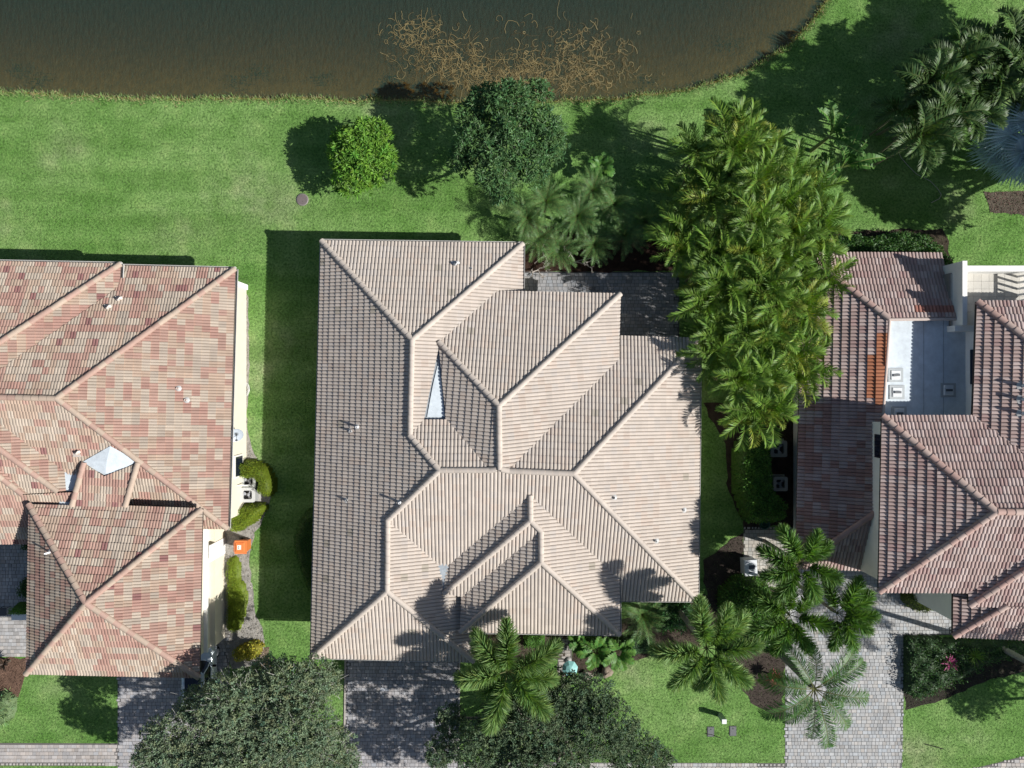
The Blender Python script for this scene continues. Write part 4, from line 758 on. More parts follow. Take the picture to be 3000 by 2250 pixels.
# bare frangipani
def bare_tree(px, py, lab, seed, hgt=1.5, dirs=None):
    r_ = np.random.default_rng(seed); c = P(px, py, 0); t = thing('frangipani', c, lab, 'shrub'); m = MB()
    def br(p, d, L, r, lv):
        q = p + d * L; m.tube([p, (p + q) / 2 + r_.normal(0, .03, 3), q], [r, r * .9, r * .75], 6, 0, np.array((.42, .38, .34)) * r_.uniform(.85, 1.1), lv == 0)
        if lv > 0:
            for s in range(2 if r_.random() < .7 else 3): br(q, norm(d + r_.normal(0, .55, 3) + [0, 0, .1]), L * r_.uniform(.6, .85), r * .7, lv - 1)
    br(np.array([0, 0, -.05]), norm(np.array([.1, -.1, 1.])), hgt * .35, .045, 0)
    for s in range(3): br(np.array([.03, -.03, hgt * .33]), norm(np.r_[(dirs[s] if dirs else r_.normal(size=2)), .5]), hgt * .38, .035, 3)
    m.build('branches', M_bark).parent = t
bare_tree(1680, 770, 'leafless grey forked frangipani over the patio edge, right one', 5, 1.5, [(1, .2), (.8, -.3), (-.5, .8)]); bare_tree(1585, 730, 'leafless grey twiggy frangipani by the corner of the cream roof', 6, 1.3, [(-.6, .3), (.4, .8), (.2, -.9)]); bare_tree(1575, 790, 'small leafless frangipani lowest at the patio corner', 9, .8, [(-.8, -.4), (.2, -.8), (.7, .2)])

# ------------------------------------------------------------------ hedges and shrubs
LIME = (.185, .255, .018)
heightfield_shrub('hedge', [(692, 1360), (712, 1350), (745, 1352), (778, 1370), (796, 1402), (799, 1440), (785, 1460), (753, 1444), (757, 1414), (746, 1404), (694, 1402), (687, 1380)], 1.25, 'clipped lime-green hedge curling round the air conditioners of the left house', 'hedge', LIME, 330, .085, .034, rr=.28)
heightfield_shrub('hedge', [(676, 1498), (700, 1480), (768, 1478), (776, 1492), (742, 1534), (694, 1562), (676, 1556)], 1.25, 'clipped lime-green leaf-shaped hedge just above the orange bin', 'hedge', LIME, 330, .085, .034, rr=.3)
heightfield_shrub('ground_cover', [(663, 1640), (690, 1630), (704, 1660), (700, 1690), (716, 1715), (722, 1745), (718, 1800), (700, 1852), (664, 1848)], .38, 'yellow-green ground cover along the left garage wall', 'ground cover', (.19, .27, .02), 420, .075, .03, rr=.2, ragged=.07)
heightfield_shrub('croton_bush', [(678, 1912), (700, 1895), (742, 1880), (766, 1892), (762, 1915), (740, 1935), (690, 1938)], .8, 'yellow-leaved croton bush beside the parked car', 'bush', (.50, .46, .06), 200, .13, .06, mat=M_gloss, rr=.35, core_shade=.3)
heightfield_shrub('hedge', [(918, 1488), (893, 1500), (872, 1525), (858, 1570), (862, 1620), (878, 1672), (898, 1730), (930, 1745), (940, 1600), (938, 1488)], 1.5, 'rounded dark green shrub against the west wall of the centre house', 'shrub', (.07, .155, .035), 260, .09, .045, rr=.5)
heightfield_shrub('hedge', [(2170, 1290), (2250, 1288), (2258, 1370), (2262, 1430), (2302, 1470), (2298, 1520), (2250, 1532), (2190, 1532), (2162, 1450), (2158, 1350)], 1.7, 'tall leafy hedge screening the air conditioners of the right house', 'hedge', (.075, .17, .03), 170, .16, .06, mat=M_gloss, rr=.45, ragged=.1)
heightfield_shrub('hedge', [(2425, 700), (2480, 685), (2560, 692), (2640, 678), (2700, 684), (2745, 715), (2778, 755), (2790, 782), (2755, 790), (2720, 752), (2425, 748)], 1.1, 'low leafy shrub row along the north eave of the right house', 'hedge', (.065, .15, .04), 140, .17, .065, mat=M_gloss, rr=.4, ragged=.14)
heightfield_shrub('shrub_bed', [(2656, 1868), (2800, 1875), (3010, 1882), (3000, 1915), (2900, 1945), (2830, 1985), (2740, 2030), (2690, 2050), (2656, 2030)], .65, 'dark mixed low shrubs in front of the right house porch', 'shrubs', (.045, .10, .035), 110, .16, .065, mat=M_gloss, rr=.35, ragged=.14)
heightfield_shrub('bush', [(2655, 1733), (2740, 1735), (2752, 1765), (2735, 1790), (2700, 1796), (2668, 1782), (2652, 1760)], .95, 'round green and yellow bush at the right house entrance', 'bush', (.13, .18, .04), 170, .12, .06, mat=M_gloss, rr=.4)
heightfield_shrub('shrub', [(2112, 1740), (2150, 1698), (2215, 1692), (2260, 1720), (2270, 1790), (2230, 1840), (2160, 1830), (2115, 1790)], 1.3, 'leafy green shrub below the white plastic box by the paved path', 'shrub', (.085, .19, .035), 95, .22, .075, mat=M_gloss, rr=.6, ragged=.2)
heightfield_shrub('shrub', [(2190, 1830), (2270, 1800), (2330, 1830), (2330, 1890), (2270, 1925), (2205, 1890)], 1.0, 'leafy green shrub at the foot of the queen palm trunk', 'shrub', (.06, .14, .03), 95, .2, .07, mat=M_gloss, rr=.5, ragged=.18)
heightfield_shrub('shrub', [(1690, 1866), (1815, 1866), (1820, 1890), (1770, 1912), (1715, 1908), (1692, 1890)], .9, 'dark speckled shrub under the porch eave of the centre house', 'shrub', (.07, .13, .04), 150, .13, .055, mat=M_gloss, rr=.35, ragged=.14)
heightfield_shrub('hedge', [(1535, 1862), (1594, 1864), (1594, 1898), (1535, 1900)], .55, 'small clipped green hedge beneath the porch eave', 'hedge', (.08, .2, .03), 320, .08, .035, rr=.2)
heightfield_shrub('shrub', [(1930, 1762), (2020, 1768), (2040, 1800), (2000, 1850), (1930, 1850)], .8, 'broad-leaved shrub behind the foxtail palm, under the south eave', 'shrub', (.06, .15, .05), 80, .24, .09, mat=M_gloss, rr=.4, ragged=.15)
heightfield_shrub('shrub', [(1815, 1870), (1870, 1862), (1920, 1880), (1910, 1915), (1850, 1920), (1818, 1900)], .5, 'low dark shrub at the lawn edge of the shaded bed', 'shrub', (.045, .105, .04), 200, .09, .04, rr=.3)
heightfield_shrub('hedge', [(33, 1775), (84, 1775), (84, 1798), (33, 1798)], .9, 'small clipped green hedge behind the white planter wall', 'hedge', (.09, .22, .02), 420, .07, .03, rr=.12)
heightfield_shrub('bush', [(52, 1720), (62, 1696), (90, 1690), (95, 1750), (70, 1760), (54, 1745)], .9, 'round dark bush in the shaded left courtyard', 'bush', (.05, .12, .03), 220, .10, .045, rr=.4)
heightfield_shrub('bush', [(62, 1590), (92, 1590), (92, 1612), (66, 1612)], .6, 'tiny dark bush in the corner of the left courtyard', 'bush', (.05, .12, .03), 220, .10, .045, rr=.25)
heightfield_shrub('ornamental_grass', [(-60, 2040), (18, 2030), (40, 2050), (30, 2110), (-20, 2140), (-60, 2140)], .6, 'pale striped grassy plant at the left edge of the front lawn', 'plant', (.20, .30, .14), 90, .3, .03, rr=.4, ragged=.1)
radial_plant(2268, 1985, .5, 'cordyline', 'red-leaved cordyline at the foot of the right driveway', 'plant', 34, .55, .09, (.36, .03, .06), (5, 65))
radial_plant(2780, 1940, .6, 'cordyline', 'purple-pink cordyline in the dark bed of the right house', 'plant', 30, .55, .10, (.30, .05, .16), (5, 60))
radial_plant(2855, 1922, .7, 'fan_plant', 'bright green spiky fan plant in the dark bed of the right house', 'plant', 36, .62, .045, (.13, .24, .03), (5, 60), bendk=.3)
radial_plant(12, 1945, .5, 'bromeliad', 'dark spiky plant in the mulch at the left edge', 'plant', 26, .5, .08, (.06, .04, .03), (10, 60))
radial_plant(2755, 1762, .3, 'cordyline', 'small dark red plant beside the right house porch column', 'plant', 16, .3, .06, (.3, .03, .05), (15, 65))
bigl = MB(); 
def split_leaf(x, y, z, n, L, lab, seed):
    ms = [frond_mesh(L, 16, R(48), 1.3, .30, .085, (.085, .20, .040), 'pinnate', vee=.15, seed=seed + s, twist=.05 * (-1) ** s, stalk=.3, droop=.1, mat=M_gloss) for s in range(2)]
    palm(x, y, z, 'philodendron', lab, ms, [(q * 137.5 + x, rng.uniform(-10, 25), rng.uniform(.8, 1.2), q) for q in range(n)], .06, tc=(.18, .2, .1), cat='plant')
split_leaf(1745, 1905, .7, 13, 1.15, 'split-leaf philodendron on the front lawn edge by the porch', 90); split_leaf(1810, 1905, .6, 9, 1.05, 'split-leaf philodendron reaching over the lawn, right one', 93); split_leaf(1700, 1885, .5, 8, .8, 'small split-leaf philodendron beside the paved front path', 95); split_leaf(2400, 500, 1.4, 14, .9, 'palmate-leaved shrub between the palm mass and the banana plants', 97)
split_leaf(1760, 490, 1.2, 12, .8, 'shaded leafy plant right of the large glossy tree', 99)

# ------------------------------------------------------------------ pond weeds, bank fringe, lawn blades
wd = MB(); K = 1150
cx_ = rng.choice([0, 1, 2, 3, 4, 5], K, p=[.34, .22, .16, .10, .10, .08]); cen = np.array([(1460, 225), (1680, 215), (1310, 165), (1690, 130), (1230, 95), (1560, 170)])[cx_]; sg = np.array([(115, 34), (95, 36), (70, 34), (85, 42), (48, 30), (170, 48)])[cx_]
pp = cen + rng.normal(size=(K, 2)) * sg; pp = pp[(pp[:, 1] < 272) & (pp[:, 1] > 55)]
for q in pp:
    p = P(q[0], q[1], -.15); k = 6; a = rng.uniform(0, 2 * math.pi); L = rng.uniform(.25, .95) if rng.random() < .9 else rng.uniform(.9, 1.7); cur = rng.normal(0, .55); path = [p]
    for s in range(k): path.append(path[-1] + np.array([math.cos(a), math.sin(a), 0]) * L / k); a += cur + rng.normal(0, .25)
    path = np.array(path); path[:, 2] = -.155 + .03 * np.abs(np.sin(np.linspace(0, 3, k + 1) + rng.random() * 3)) + rng.uniform(0, .03); T = norm(np.gradient(path, axis=0)); S = np.c_[-T[:, 1], T[:, 0], T[:, 0] * 0]; wv = rng.uniform(.005, .011); i = np.arange(k)
    wd.add(np.r_[path + S * wv, path - S * wv], np.c_[i, i + 1, i + k + 2, i + k + 1], 0, np.array((.27, .215, .105)) * rng.uniform(.3, 1.3))
o_ = wd.build('water_weeds', M_leafmatte); kind(o_, 'stuff'); o_['label'] = 'tangled tan dead weed stems floating on the pond'
gw = MB(); K = 900; cen = np.array([(1200, 190), (1150, 235), (700, 240), (60, 205), (120, 240), (2150, 130), (1900, 235), (770, 215), (950, 235)])[rng.integers(0, 9, K)]; pp = cen + rng.normal(size=(K, 2)) * [22, 13]
p3 = np.array([P(a, b, -.2) for a, b in pp]); ok = ground_z(p3[:, :2]) < -.3; p3 = p3[ok]; p3[:, 2] = -.21; k = len(p3); gw.leaves(p3, np.c_[rng.normal(size=(k, 2)), np.full(k, .25)], rng.uniform(.08, .22, k), .03, np.array((.035, .055, .018)) * rng.uniform(.6, 1.4, (k, 1))); o_ = kind(gw.build('green_weeds', M_leafmatte), 'stuff'); o_['label'] = 'dark green weed clumps under the water near the bank'
fr = MB(); K = 9000; si = rng.uniform(0, len(shore) - 1.001, K); i0 = si.astype(int); pb = shore[i0] + (shore[i0 + 1] - shore[i0]) * (si - i0)[:, None]; tg = norm(shore[i0 + 1] - shore[i0]); nr = np.c_[tg[:, 1], -tg[:, 0]]; off = rng.normal(.22, .16, K); pb = pb + nr * off[:, None]; pb = pb[(np.abs(pb[:, 0]) < 34)]; K = len(pb); zz = ground_z(pb)
D = np.c_[rng.normal(0, .7, (K, 2)), rng.uniform(.3, 1.0, K)]; D[:, 1] += .35; ti = np.array((.29, .32, .20)) * rng.uniform(.55, 1.35, (K, 1)) * np.where(rng.random((K, 1)) < .35, np.array([[1.3, 1.05, .95]]), np.array([[.75, 1.05, .6]])); fr.leaves(np.c_[pb, zz - .01], D, rng.uniform(.12, .32, K), rng.uniform(.018, .035, K), ti); o_ = kind(fr.build('bank_grass', M_leafmatte), 'stuff'); o_['label'] = 'pale unmown grass fringe along the pond bank'
# lawn blades
blk = [in_px(q) for q in ([(1013, 1900), (1345, 1900), (1343, 2340), (1008, 2340)], [(345, 1860), (672, 1860), (672, 2340), (345, 2340)], [(2300, 1640), (2640, 1640), (2648, 1720), (2790, 1720), (2790, 1860), (2652, 1862), (2640, 2340), (2300, 2340)], [(1532, 690), (1990, 690), (1990, 1000), (1532, 1000)], [(-400, 2172), (345, 2176), (345, 2246), (-400, 2244)], [(1345, 2230), (2300, 2234), (2300, 2330), (1345, 2330)], [(2640, 2295), (2900, 2238), (3100, 2185), (3100, 2340), (2640, 2340)], [(-400, 1560), (92, 1560), (92, 1924), (76, 1970), (55, 2040), (20, 2062), (-400, 2062)],
    [(716, 850), (728, 870), (728, 1130), (724, 1250), (745, 1330), (790, 1375), (795, 1450), (770, 1520), (745, 1560), (730, 1640), (745, 1780), (775, 1880), (770, 1945), (655, 1960), (655, 1500), (712, 1400)], [(2060, 1180), (2335, 1180), (2335, 1720), (2178, 1720), (2178, 1548), (2135, 1440), (2125, 1300)], [(1640, 1850), (1676, 1850), (1676, 1975), (1630, 1990)])]
K = 150000; pb = np.c_[rng.uniform(-31.5, 31.5, K), rng.uniform(-23.5, 23.5, K)]; keep = np.ones(K, bool)
for q in blk + [wm, np.array([(xw, lp['NE'][1] - .55), (xw, lp['SE'][1]), (xg, lp['SE'][1]), (xg, gy1), (-33, gy1), (-33, lp['NE'][1] - .55)]), np.array([(16.2, 6.5), (33, 6.5), (33, -12.5), (16.2, -12.5)])]: keep &= ~inside(np.asarray(q)[:, :2], pb)
pb = pb[keep]; dd_ = np.full(len(pb), 9.0); sl = pb[:, 1] > 14; dd_[sl] = depth(pb[sl]); pb = pb[dd_ > .35]; K = len(pb)
D = np.c_[rng.normal(0, .8, (K, 2)), rng.uniform(.25, .9, K)]; pat = (np.sin(pb[:, 0] * .31 + 1.3 * np.sin(pb[:, 1] * .23)) * np.sin(pb[:, 1] * .41 + .8 * np.sin(pb[:, 0] * .17)))[:, None]; ti = np.array((.140, .235, .078)) * rng.uniform(.3, 1.65, (K, 1)) * (1 + pat * np.array([.30, .08, .32])); lf = MB(); lf.leaves(np.c_[pb, np.full(K, -.005)], D, rng.uniform(.05, .11, K), rng.uniform(.018, .034, K), np.clip(ti, .004, .6)); o_ = kind(lf.build('grass_blades', M_leafmatte), 'stuff'); o_['label'] = 'short mown turf blades over the lawns'

# ------------------------------------------------------------------ things
# wheelie bin
c = P(705, 1603, 1.0); c[2] = 0; bn_ = thing('wheelie_bin', c, 'orange wheeled bin with a white label, standing by the left garage', 'bin')
m = MB(); OR = (.72, .20, .055); m.box((0, 0, .52), (.60, .66, .92), 0, 0, tuple(x * .8 for x in OR), 1.0); m.V[-1][:4, :2] *= .82; m.build('body', M_paint).parent = bn_
m = MB(); m.box((0, 0, 1.0), (.68, .76, .05), 0, 0, OR); m.box((-.02, 0, 1.045), (.5, .54, .045), 0, 0, OR, .9); ld = m.build('lid', M_paint); ld.parent = bn_
m = MB(); m.box((-.06, 0, 1.075), (.22, .26, .012), 0, 0, (.8, .78, .72)); m.box((-.09, .04, 1.083), (.05, .05, .006), 0, 0, (.1, .1, .1)); m.box((-.09, -.04, 1.083), (.05, .05, .006), 0, 0, (.1, .1, .1)); m.build('label_plate', M_paint, ld)
MB().tube([(-.39, -.28, .98), (-.39, .28, .98)], .022, 8, 0, (.5, .14, .04)).build('handle', M_paint).parent = bn_
for s in (-1, 1): MB().tube([(-.3, s * .27, .12), (-.3, s * .34, .12)], .12, 14, 0, (.02, .02, .02)).build('wheel', M_paint).parent = bn_
# air conditioners
def aircon(px, py, lab, s=.82, rz=0.0, c=(.52, .53, .52), h=.8, group=None):
    q = P(px, py, h); t = thing('air_conditioner', (q[0], q[1], 0), lab, 'air conditioner', group); t.rotation_euler = (0, 0, rz)
    def add(m, n, mat, par=None):
        o = m.build(n, mat); o.parent = par or t; return o
    m = MB(); m.box((0, 0, .05), (s * 1.25, s * 1.15, .1), 0, 0, (.42, .41, .38)); add(m, 'pad', M_paint)
    rr = s / 2; cs = []
    for cx, cy, a0 in ((1, 1, 0), (-1, 1, 90), (-1, -1, 180), (1, -1, 270)):
        for k in range(4): a = R(a0 + k * 30); cs.append((cx * (rr - .1) + .1 * math.cos(a), cy * (rr - .1) + .1 * math.sin(a)))
    m = MB(); m.prism(cs, .1, h - .04, 0, (.30, .31, .30), False)
    for k in range(9): m.prism([(x * 1.012, y * 1.012) for x, y in cs], .16 + k * .062, .18 + k * .062, 0, c, False)
    add(m, 'casing', M_paint); n = len(cs); R0 = s * .385; m = MB(); an = [math.atan2(y, x) for x, y in cs]; inn = [(R0 * math.cos(a), R0 * math.sin(a)) for a in an]
    V = [(x * 1.03, y * 1.03, h) for x, y in cs] + [(x, y, h) for x, y in inn] + [(x, y, h - .1) for x, y in inn] + [(x * 1.03, y * 1.03, h - .06) for x, y in cs]; i = np.arange(n); j = (i + 1) % n
    m.add(V, np.r_[np.c_[i, j, j + n, i + n], np.c_[i + n, j + n, j + 2 * n, i + 2 * n], np.c_[j, i, i + 3 * n, j + 3 * n]], 0, c); top = add(m, 'top_panel', M_paint)
    m = MB(); m.lathe((0, 0, 0), [(R0, h - .3), (0.01, h - .3)], 20, 0, (.02, .02, .022)); add(m, 'fan_well', M_paint)
    m = MB(); m.lathe((0, 0, 0), [(.09, h - .2), (.09, h - .1), (0.01, h - .09)], 12, 0, (.35, .36, .38))
    for k in range(3):
        a = k * 2.094 + .5; b = a + .75; m.add([(.08 * math.cos(a), .08 * math.sin(a), h - .16), (R0 * .92 * math.cos(a), R0 * .92 * math.sin(a), h - .17), (R0 * .95 * math.cos(b), R0 * .95 * math.sin(b), h - .11), (.08 * math.cos(b), .08 * math.sin(b), h - .13)], [[0, 1, 2, 3]], 0, (.42, .43, .45))
    add(m, 'fan', M_paint); m = MB()
    for rad in (.33, .62, .85): m.tube([(R0 * rad * math.cos(a), R0 * rad * math.sin(a), h - .02) for a in np.linspace(0, 2 * math.pi, 22)], .004, 4, 0, (.1, .1, .1), False)
    add(m, 'grille', M_paint); return t
aircon(725, 1450, 'grey air conditioner with a visible fan beside the left house hedges'); aircon(727, 1409, 'grey air conditioner half covered by the curling lime hedge', .84, 0, (.48, .5, .47), .7)
aircon(2282, 1315, 'shaded dark grey air conditioner, upper of two by the right house', .92, 0, (.25, .26, .26), .85); aircon(2287, 1418, 'shaded lighter grey air conditioner, lower of two by the right house', .8, 0, (.40, .40, .38), .8)
m = MB(); p0 = P(690, 1420, 1.2); q0 = P(715, 1422, .5)
tag(MB().tube([(xw + .02, p0[1], 1.5), (xw + .25, p0[1] - .05, 1.1), (xw + .55, p0[1] - .1, .5)], .025, 6, 0, (.75, .75, .73)).build('conduit', M_paint), 'pale conduit loop between the left wall and the air conditioners', 'conduit')
# satellite dish
c = P(689, 1272, 2.2); t = thing('satellite_dish', (xw + .02, c[1], 2.0), 'grey satellite dish on the east wall of the left house', 'satellite dish')
m = MB(); m.tube([(0, 0, 0), (.2, 0, .05), (.28, 0, .25)], .025, 7, 0, (.35, .35, .36)); m.build('bracket', M_paint).parent = t
m = MB(); m.lathe((0, 0, 0), [(.42, .1), (.34, .06), (.2, .02), (.01, 0), (.2, .0), (.34, .04), (.42, .085)], 22, 0, (.42, .47, .52)); o_ = m.build('reflector', M_paint); o_.parent = t; o_.location = (.25, 0, .35); o_.rotation_euler = (.5, .5, 0)
m = MB(); m.tube([(.3, -.05, .3), (.42, -.3, .62)], .014, 6, 0, (.1, .1, .1)); m.box((.42, -.3, .65), (.09, .09, .1), 0, 0, (.08, .08, .08)); m.build('feed_arm', M_paint).parent = t
# hose coil by the wall, hose on the lawn
c = P(719, 1140, 0); th = np.linspace(0, 14 * math.pi, 150); rr_ = .16 + .16 * np.abs(np.sin(th * .31)); tag(MB().tube(np.c_[c[0] + rr_ * np.cos(th) * .8, c[1] + rr_ * np.sin(th) * 1.3, .03 + .06 * (1 + np.sin(th * .7)) / 2], .012, 5, 0, (.62, .62, .60)).build('hose_coil', M_paint), 'pale loosely coiled hose on the gravel by the left house wall', 'hose')
hp = np.array([P(a, b, .02) for a, b in ((2633, 425), (2632, 445), (2640, 462), (2660, 485), (2685, 510), (2705, 520), (2725, 530), (2745, 550), (2758, 570), (2752, 582), (2728, 594))]); ts_ = np.linspace(0, 10, 50); hp = np.c_[[np.interp(ts_, np.arange(11), hp[:, k]) for k in range(3)]].T
tag(MB().tube(hp, .017, 6, 0, (.42, .40, .33)).build('garden_hose', M_paint), 'thin pale hose snaking over the shaded lawn by the fan palm', 'hose')
# manhole, meter boxes, pedestal
c = P(886, 585, 0); t = thing('manhole_cover', c, 'round grey-brown manhole cover in the back lawn', 'manhole'); m = MB(); m.lathe((0, 0, 0), [(.36, -.02), (.36, .03), (.30, .03)], 28, 0, (.2, .18, .17)); m.build('rim', M_paint).parent = t
m = MB(); m.lathe((0, 0, 0), [(.298, .022), (.01, .026)], 28, 0, (.20, .165, .16))
for k in range(-4, 5): m.box((k * .06, 0, .028), (.02, 2 * math.sqrt(max(.01, .078 - (k * .06) ** 2)), .012), 0, 0, (.16, .135, .13))
m.build('lid', M_paint).parent = t
for x, y, lab in ((2082, 2143, 'dark rectangular meter box lid in the front lawn, left of two'), (2147, 2141, 'dark rectangular meter box lid in the front lawn, right of two')):
    c = P(x, y, 0); t = thing('meter_box', c, lab, 'meter box'); m = MB(); m.box((0, 0, .005), (.40, .58, .05), 0, 0, (.09, .095, .095)); m.build('frame', M_paint).parent = t; m = MB(); m.box((0, 0, .032), (.33, .50, .014), 0, 0, (.13, .135, .135)); m.box((.0, .14, .042), (.09, .07, .008), 0, 0, (.06, .06, .06)); m.build('lid', M_paint).parent = t
c = P(2122, 2114, .85); t = thing('utility_pedestal', (c[0], c[1], 0), 'pale green utility post with a white top on the front lawn', 'utility post'); m = MB(); m.box((0, 0, .4), (.24, .24, .84), 0, 0, (.34, .40, .34)); m.build('body', M_paint).parent = t; m = MB(); m.box((0, 0, .84), (.28, .28, .06), 0, 0, (.78, .8, .78), .92); m.build('cap', M_paint).parent = t
tag(MB().tube([P(2068, 2150, .03), P(2085, 2152, .04), P(2112, 2163, .03)], .02, 6, 0, (.05, .045, .04)).build('stick_shadow', M_bark), 'thin dark strip painted as a stick shadow on the lawn beside the left meter box', 'shadow')  # dark strips along the sun direction, painting the shadows of upright sticks
tag(MB().tube([P(2710, 2180, .03), P(2740, 2188, .05), P(2765, 2195, .03)], .022, 6, 0, (.05, .045, .04)).build('stick_shadow', M_bark), 'thin dark strip painted as a stick shadow on the lawn right of the right driveway', 'shadow')
# small garden umbrella
c = P(1670, 1960, 1.3); t = thing('garden_umbrella', (c[0], c[1], 0), 'small teal octagonal umbrella by the front path', 'umbrella'); MB().tube([(0, 0, 0), (0, 0, 1.4)], .02, 8, 0, (.5, .5, .48)).build('pole', M_paint).parent = t
for k in range(8):
    a, b = k * math.pi / 4 + .2, (k + 1) * math.pi / 4 + .2; r0 = .46; m = MB(); m.add([(0, 0, 1.45), (r0 * .55 * math.cos(a), r0 * .55 * math.sin(a), 1.36), (r0 * .55 * math.cos(b), r0 * .55 * math.sin(b), 1.36), (r0 * math.cos(a), r0 * math.sin(a), 1.22), (r0 * math.cos(b), r0 * math.sin(b), 1.22)], [[0, 1, 2, 2], [1, 3, 4, 2]][1:], 0, (.22, .48, .46)); m.add([(0, 0, 1.45), (r0 * .55 * math.cos(a), r0 * .55 * math.sin(a), 1.36), (r0 * .55 * math.cos(b), r0 * .55 * math.sin(b), 1.36)], [[0, 1, 2]], 0, (.22, .48, .46)); m.build('canopy_panel', M_paint).parent = t
    MB().tube([(0, 0, 1.44), (r0 * math.cos(a), r0 * math.sin(a), 1.215)], .006, 5, 0, (.3, .5, .48)).build('rib', M_paint).parent = t
MB().lathe((0, 0, 0), [(.2, 0), (.2, .05), (.03, .09)], 14, 0, (.3, .3, .29)).build('base', M_paint).parent = t
# white plastic box
c = P(2200, 1664, .8); t = thing('storage_box', (c[0], c[1], 0), 'white plastic box with dark slots beside the paved path', 'box'); m = MB(); m.box((0, 0, .38), (.72, .9, .72), .05, 0, (.6, .63, .66), .95); m.build('body', M_paint).parent = t; m = MB(); m.box((0, 0, .77), (.76, .95, .07), .05, 0, (.72, .75, .78), .94); m.build('lid', M_paint).parent = t; m = MB(); m.box((.05, .05, .815), (.34, .22, .02), .05, 0, (.08, .1, .14)); m.box((.05, -.25, .815), (.34, .05, .02), .05, 0, (.1, .12, .16)); m.build('slot', M_paint).parent = t
# planter wall in the left courtyard, urn, garden rocks
a, b = P(33, 1799, .6), P(86, 1817, .6); t = thing('planter_wall', ((a[0] + b[0]) / 2, (a[1] + b[1]) / 2, 0), 'low white wall below the clipped hedge in the left courtyard', 'wall'); m = MB(); m.box((0, 0, .26), (b[0] - a[0] - .06, a[1] - b[1] - .05, .56), 0, 0, (.74, .74, .72)); m.build('wall_body', M_paint).parent = t; m = MB(); m.box((0, 0, .57), (b[0] - a[0], a[1] - b[1], .06), 0, 0, (.8, .8, .79)); m.build('coping', M_paint).parent = t
c = P(12, 1790, .3); t = thing('garden_furniture', (c[0], c[1], 0), 'dark metal chair at the edge of the left courtyard', 'chair'); m = MB()
m.box((0, 0, .43), (.45, .45, .03), 0, 0, (.07, .07, .075)); m.build('seat', M_paint).parent = t
for sx in (-1, 1):
    for sy in (-1, 1): MB().tube([(sx * .2, sy * .2, 0), (sx * .19, sy * .19, .43)], .014, 6, 0, (.06, .06, .065)).build('leg', M_paint).parent = t
m = MB(); m.tube([(-.2, .2, .43), (-.2, .26, .85), (0, .28, .92), (.2, .26, .85), (.2, .2, .43)], .014, 6, 0, (.06, .06, .065)); m.build('backrest', M_paint).parent = t
def rock(px, py, r, lab, c, seed):
    r_ = np.random.default_rng(seed); p = P(px, py, r * .5); u_ = np.linspace(0, math.pi, 7); v_ = np.linspace(0, 2 * math.pi, 10, endpoint=False); V = []
    for a in u_:
        for b in v_: V.append(np.array([math.sin(a) * math.cos(b), math.sin(a) * math.sin(b) * 1.1, math.cos(a) * .7]) * r * (1 + .16 * math.sin(3 * b + seed) + r_.normal(0, .05)))
    V = np.array(V) + [0, 0, r * .4]; i = np.arange(10); j = (i + 1) % 10; m = MB(); m.add(V, np.concatenate([np.c_[k * 10 + i, (k + 1) * 10 + i, (k + 1) * 10 + j, k * 10 + j] for k in range(6)]), 0, c, True); o = m.build('boulder', M_soil); o.location = (p[0], p[1], 0); tag(o, lab, 'rock')
rock(1720, 1982, .3, 'pale rounded boulder right of the teal umbrella', (.42, .37, .32), 1); rock(1778, 1970, .34, 'pale brown boulder below the split-leaf plants', (.34, .28, .22), 2); rock(1625, 1885, .2, 'small pale stone at the porch path', (.45, .42, .38), 3); rock(1850, 1885, .28, 'grey stone at the shaded lawn edge', (.22, .23, .22), 4)
# garden hose reel green tub beside right hedge
c = P(2240, 1535, .25); t = thing('hose_pot', (c[0], c[1], 0), 'dark green round hose pot at the end of the right hedge', 'pot'); MB().lathe((0, 0, 0), [(.24, 0), (.3, .28), (.32, .3), (.27, .3), (.25, .1), (.01, .1)], 18, 0, (.03, .10, .07)).build('pot', M_paint).parent = t; th = np.linspace(0, 8 * math.pi, 70); MB().tube(np.c_[.17 * np.cos(th), .17 * np.sin(th), .14 + th * .004], .018, 5, 0, (.04, .16, .10)).build('coil', M_paint).parent = t

# parked car: compact hatchback with a glass roof, nose towards the garage
def rrect(w_, l_, r_, yc=0.0, n=5):
    pts_ = []
    for sx, sy, a0 in ((1, 1, 0), (-1, 1, 90), (-1, -1, 180), (1, -1, 270)):
        for k in range(n): a = R(a0 + 90 * k / (n - 1)); pts_.append((sx * (w_ / 2 - r_) + r_ * math.cos(a), yc + sy * (l_ / 2 - r_) + r_ * math.sin(a)))
    return np.array(pts_)
def loft(m, levels, mat=0, tint=(.5, .5, .5), top=True, smooth=True):
    n = len(levels[0][0]); V = np.concatenate([np.c_[q, z if np.ndim(z) else np.full(n, z)] for q, z in levels]); i = np.arange(n); j = (i + 1) % n
    m.add(V, np.concatenate([np.c_[k * n + i, k * n + j, (k + 1) * n + j, (k + 1) * n + i] for k in range(len(levels) - 1)]), mat, tint, smooth)
    if top: m.add(V[-n:], [list(range(n))], mat, tint)
c = np.array([-18.02, -16.72, 0]); car = thing('parked_car', c, 'pale blue-white compact car with a dark glass roof, half under the left garage eave', 'car'); LC = 3.7
m = MB(); loft(m, [(rrect(1.62, 3.45, .35), .2), (rrect(1.80, LC, .48), .38), (rrect(1.86, LC + .04, .5), .62), (rrect(1.82, LC, .52), .86), (rrect(1.70, LC - .14, .5), .97), (rrect(1.5, LC - .36, .45), 1.01)]); m.build('body', M_car).parent = car
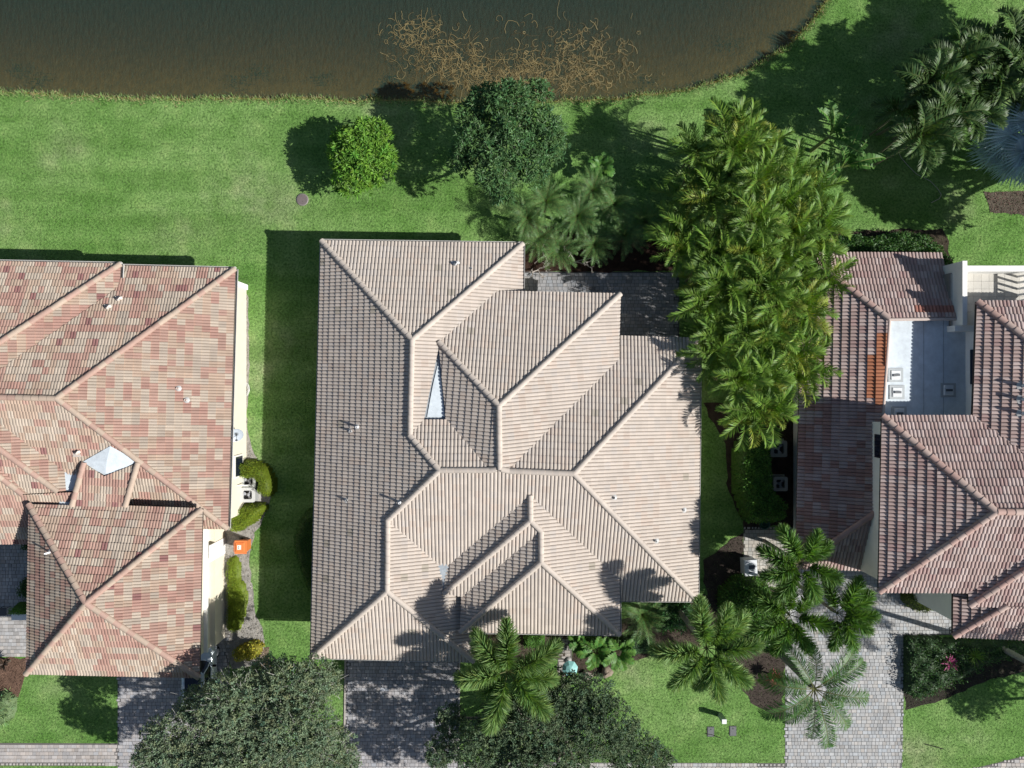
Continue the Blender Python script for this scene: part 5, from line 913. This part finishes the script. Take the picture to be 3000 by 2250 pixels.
m = MB(); loft(m, [(rrect(1.58, 2.75, .34, -.42), .96), (rrect(1.46, 2.45, .36, -.48), 1.22), (rrect(1.24, 1.98, .3, -.55), 1.50)]); m.build('windows', M_glass).parent = car
m = MB(); loft(m, [(rrect(1.28, 2.06, .32, -.56), 1.475), (rrect(1.22, 1.98, .32, -.56), 1.53), (rrect(1.02, 1.8, .3, -.56), 1.55)]); m.build('roof', M_car).parent = car
m = MB(); loft(m, [(rrect(.92, 1.45, .1, -.5), 1.545), (rrect(.9, 1.43, .1, -.5), 1.562)]); m.build('roof_glass', M_glass).parent = car
for s in (-1, 1):
    m = MB(); m.tube([(s * .77, .88, .98), (s * .72, .62, 1.24), (s * .61, .36, 1.50)], .035, 6); m.build('windscreen_pillar', M_car).parent = car
    m = MB(); m.tube([(s * .76, -1.70, .98), (s * .70, -1.62, 1.24), (s * .58, -1.46, 1.50)], .075, 6); m.build('rear_pillar', M_car).parent = car
    m = MB(); m.tube([(s * .62, .36, 1.5), (s * .635, -.5, 1.53), (s * .60, -1.46, 1.5)], .022, 6); m.build('roof_rail', M_car).parent = car
    m = MB(); m.box((s * 1.0, .62, 1.02), (.2, .1, .14), 0, 0, (.02, .02, .02), .8); m.build('mirror', M_rubber).parent = car
    m = MB(); m.box((s * .66, -LC / 2 + .05, .78), (.26, .14, .26), 0, 0, (.35, .02, .02), .9); m.build('tail_light', M_paint).parent = car
    m = MB(); m.box((s * .62, LC / 2 - .1, .68), (.36, .2, .16), 0, 0, (.7, .72, .74), .8); m.build('headlight', M_paint).parent = car
    for y in (1.12, -1.16):
        wt = MB().tube([(s * .70, y, .31), (s * .90, y, .31)], .31, 20, 0, (.02, .02, .02)).build('wheel', M_rubber); wt.parent = car; MB().tube([(s * .88, y, .31), (s * .915, y, .31)], .19, 16, 0, (.5, .5, .52)).build('rim', M_paint, wt)
m = MB(); m.box((0, -LC / 2 - .005, .5), (1.3, .1, .2), 0, 0, (.03, .03, .03)); m.build('rear_bumper', M_rubber).parent = car
m = MB(); m.box((0, -LC / 2 + .16, 1.0), (.4, .02, .1), 0, 0, (.05, .05, .05)); m.build('badge_strip', M_rubber).parent = car
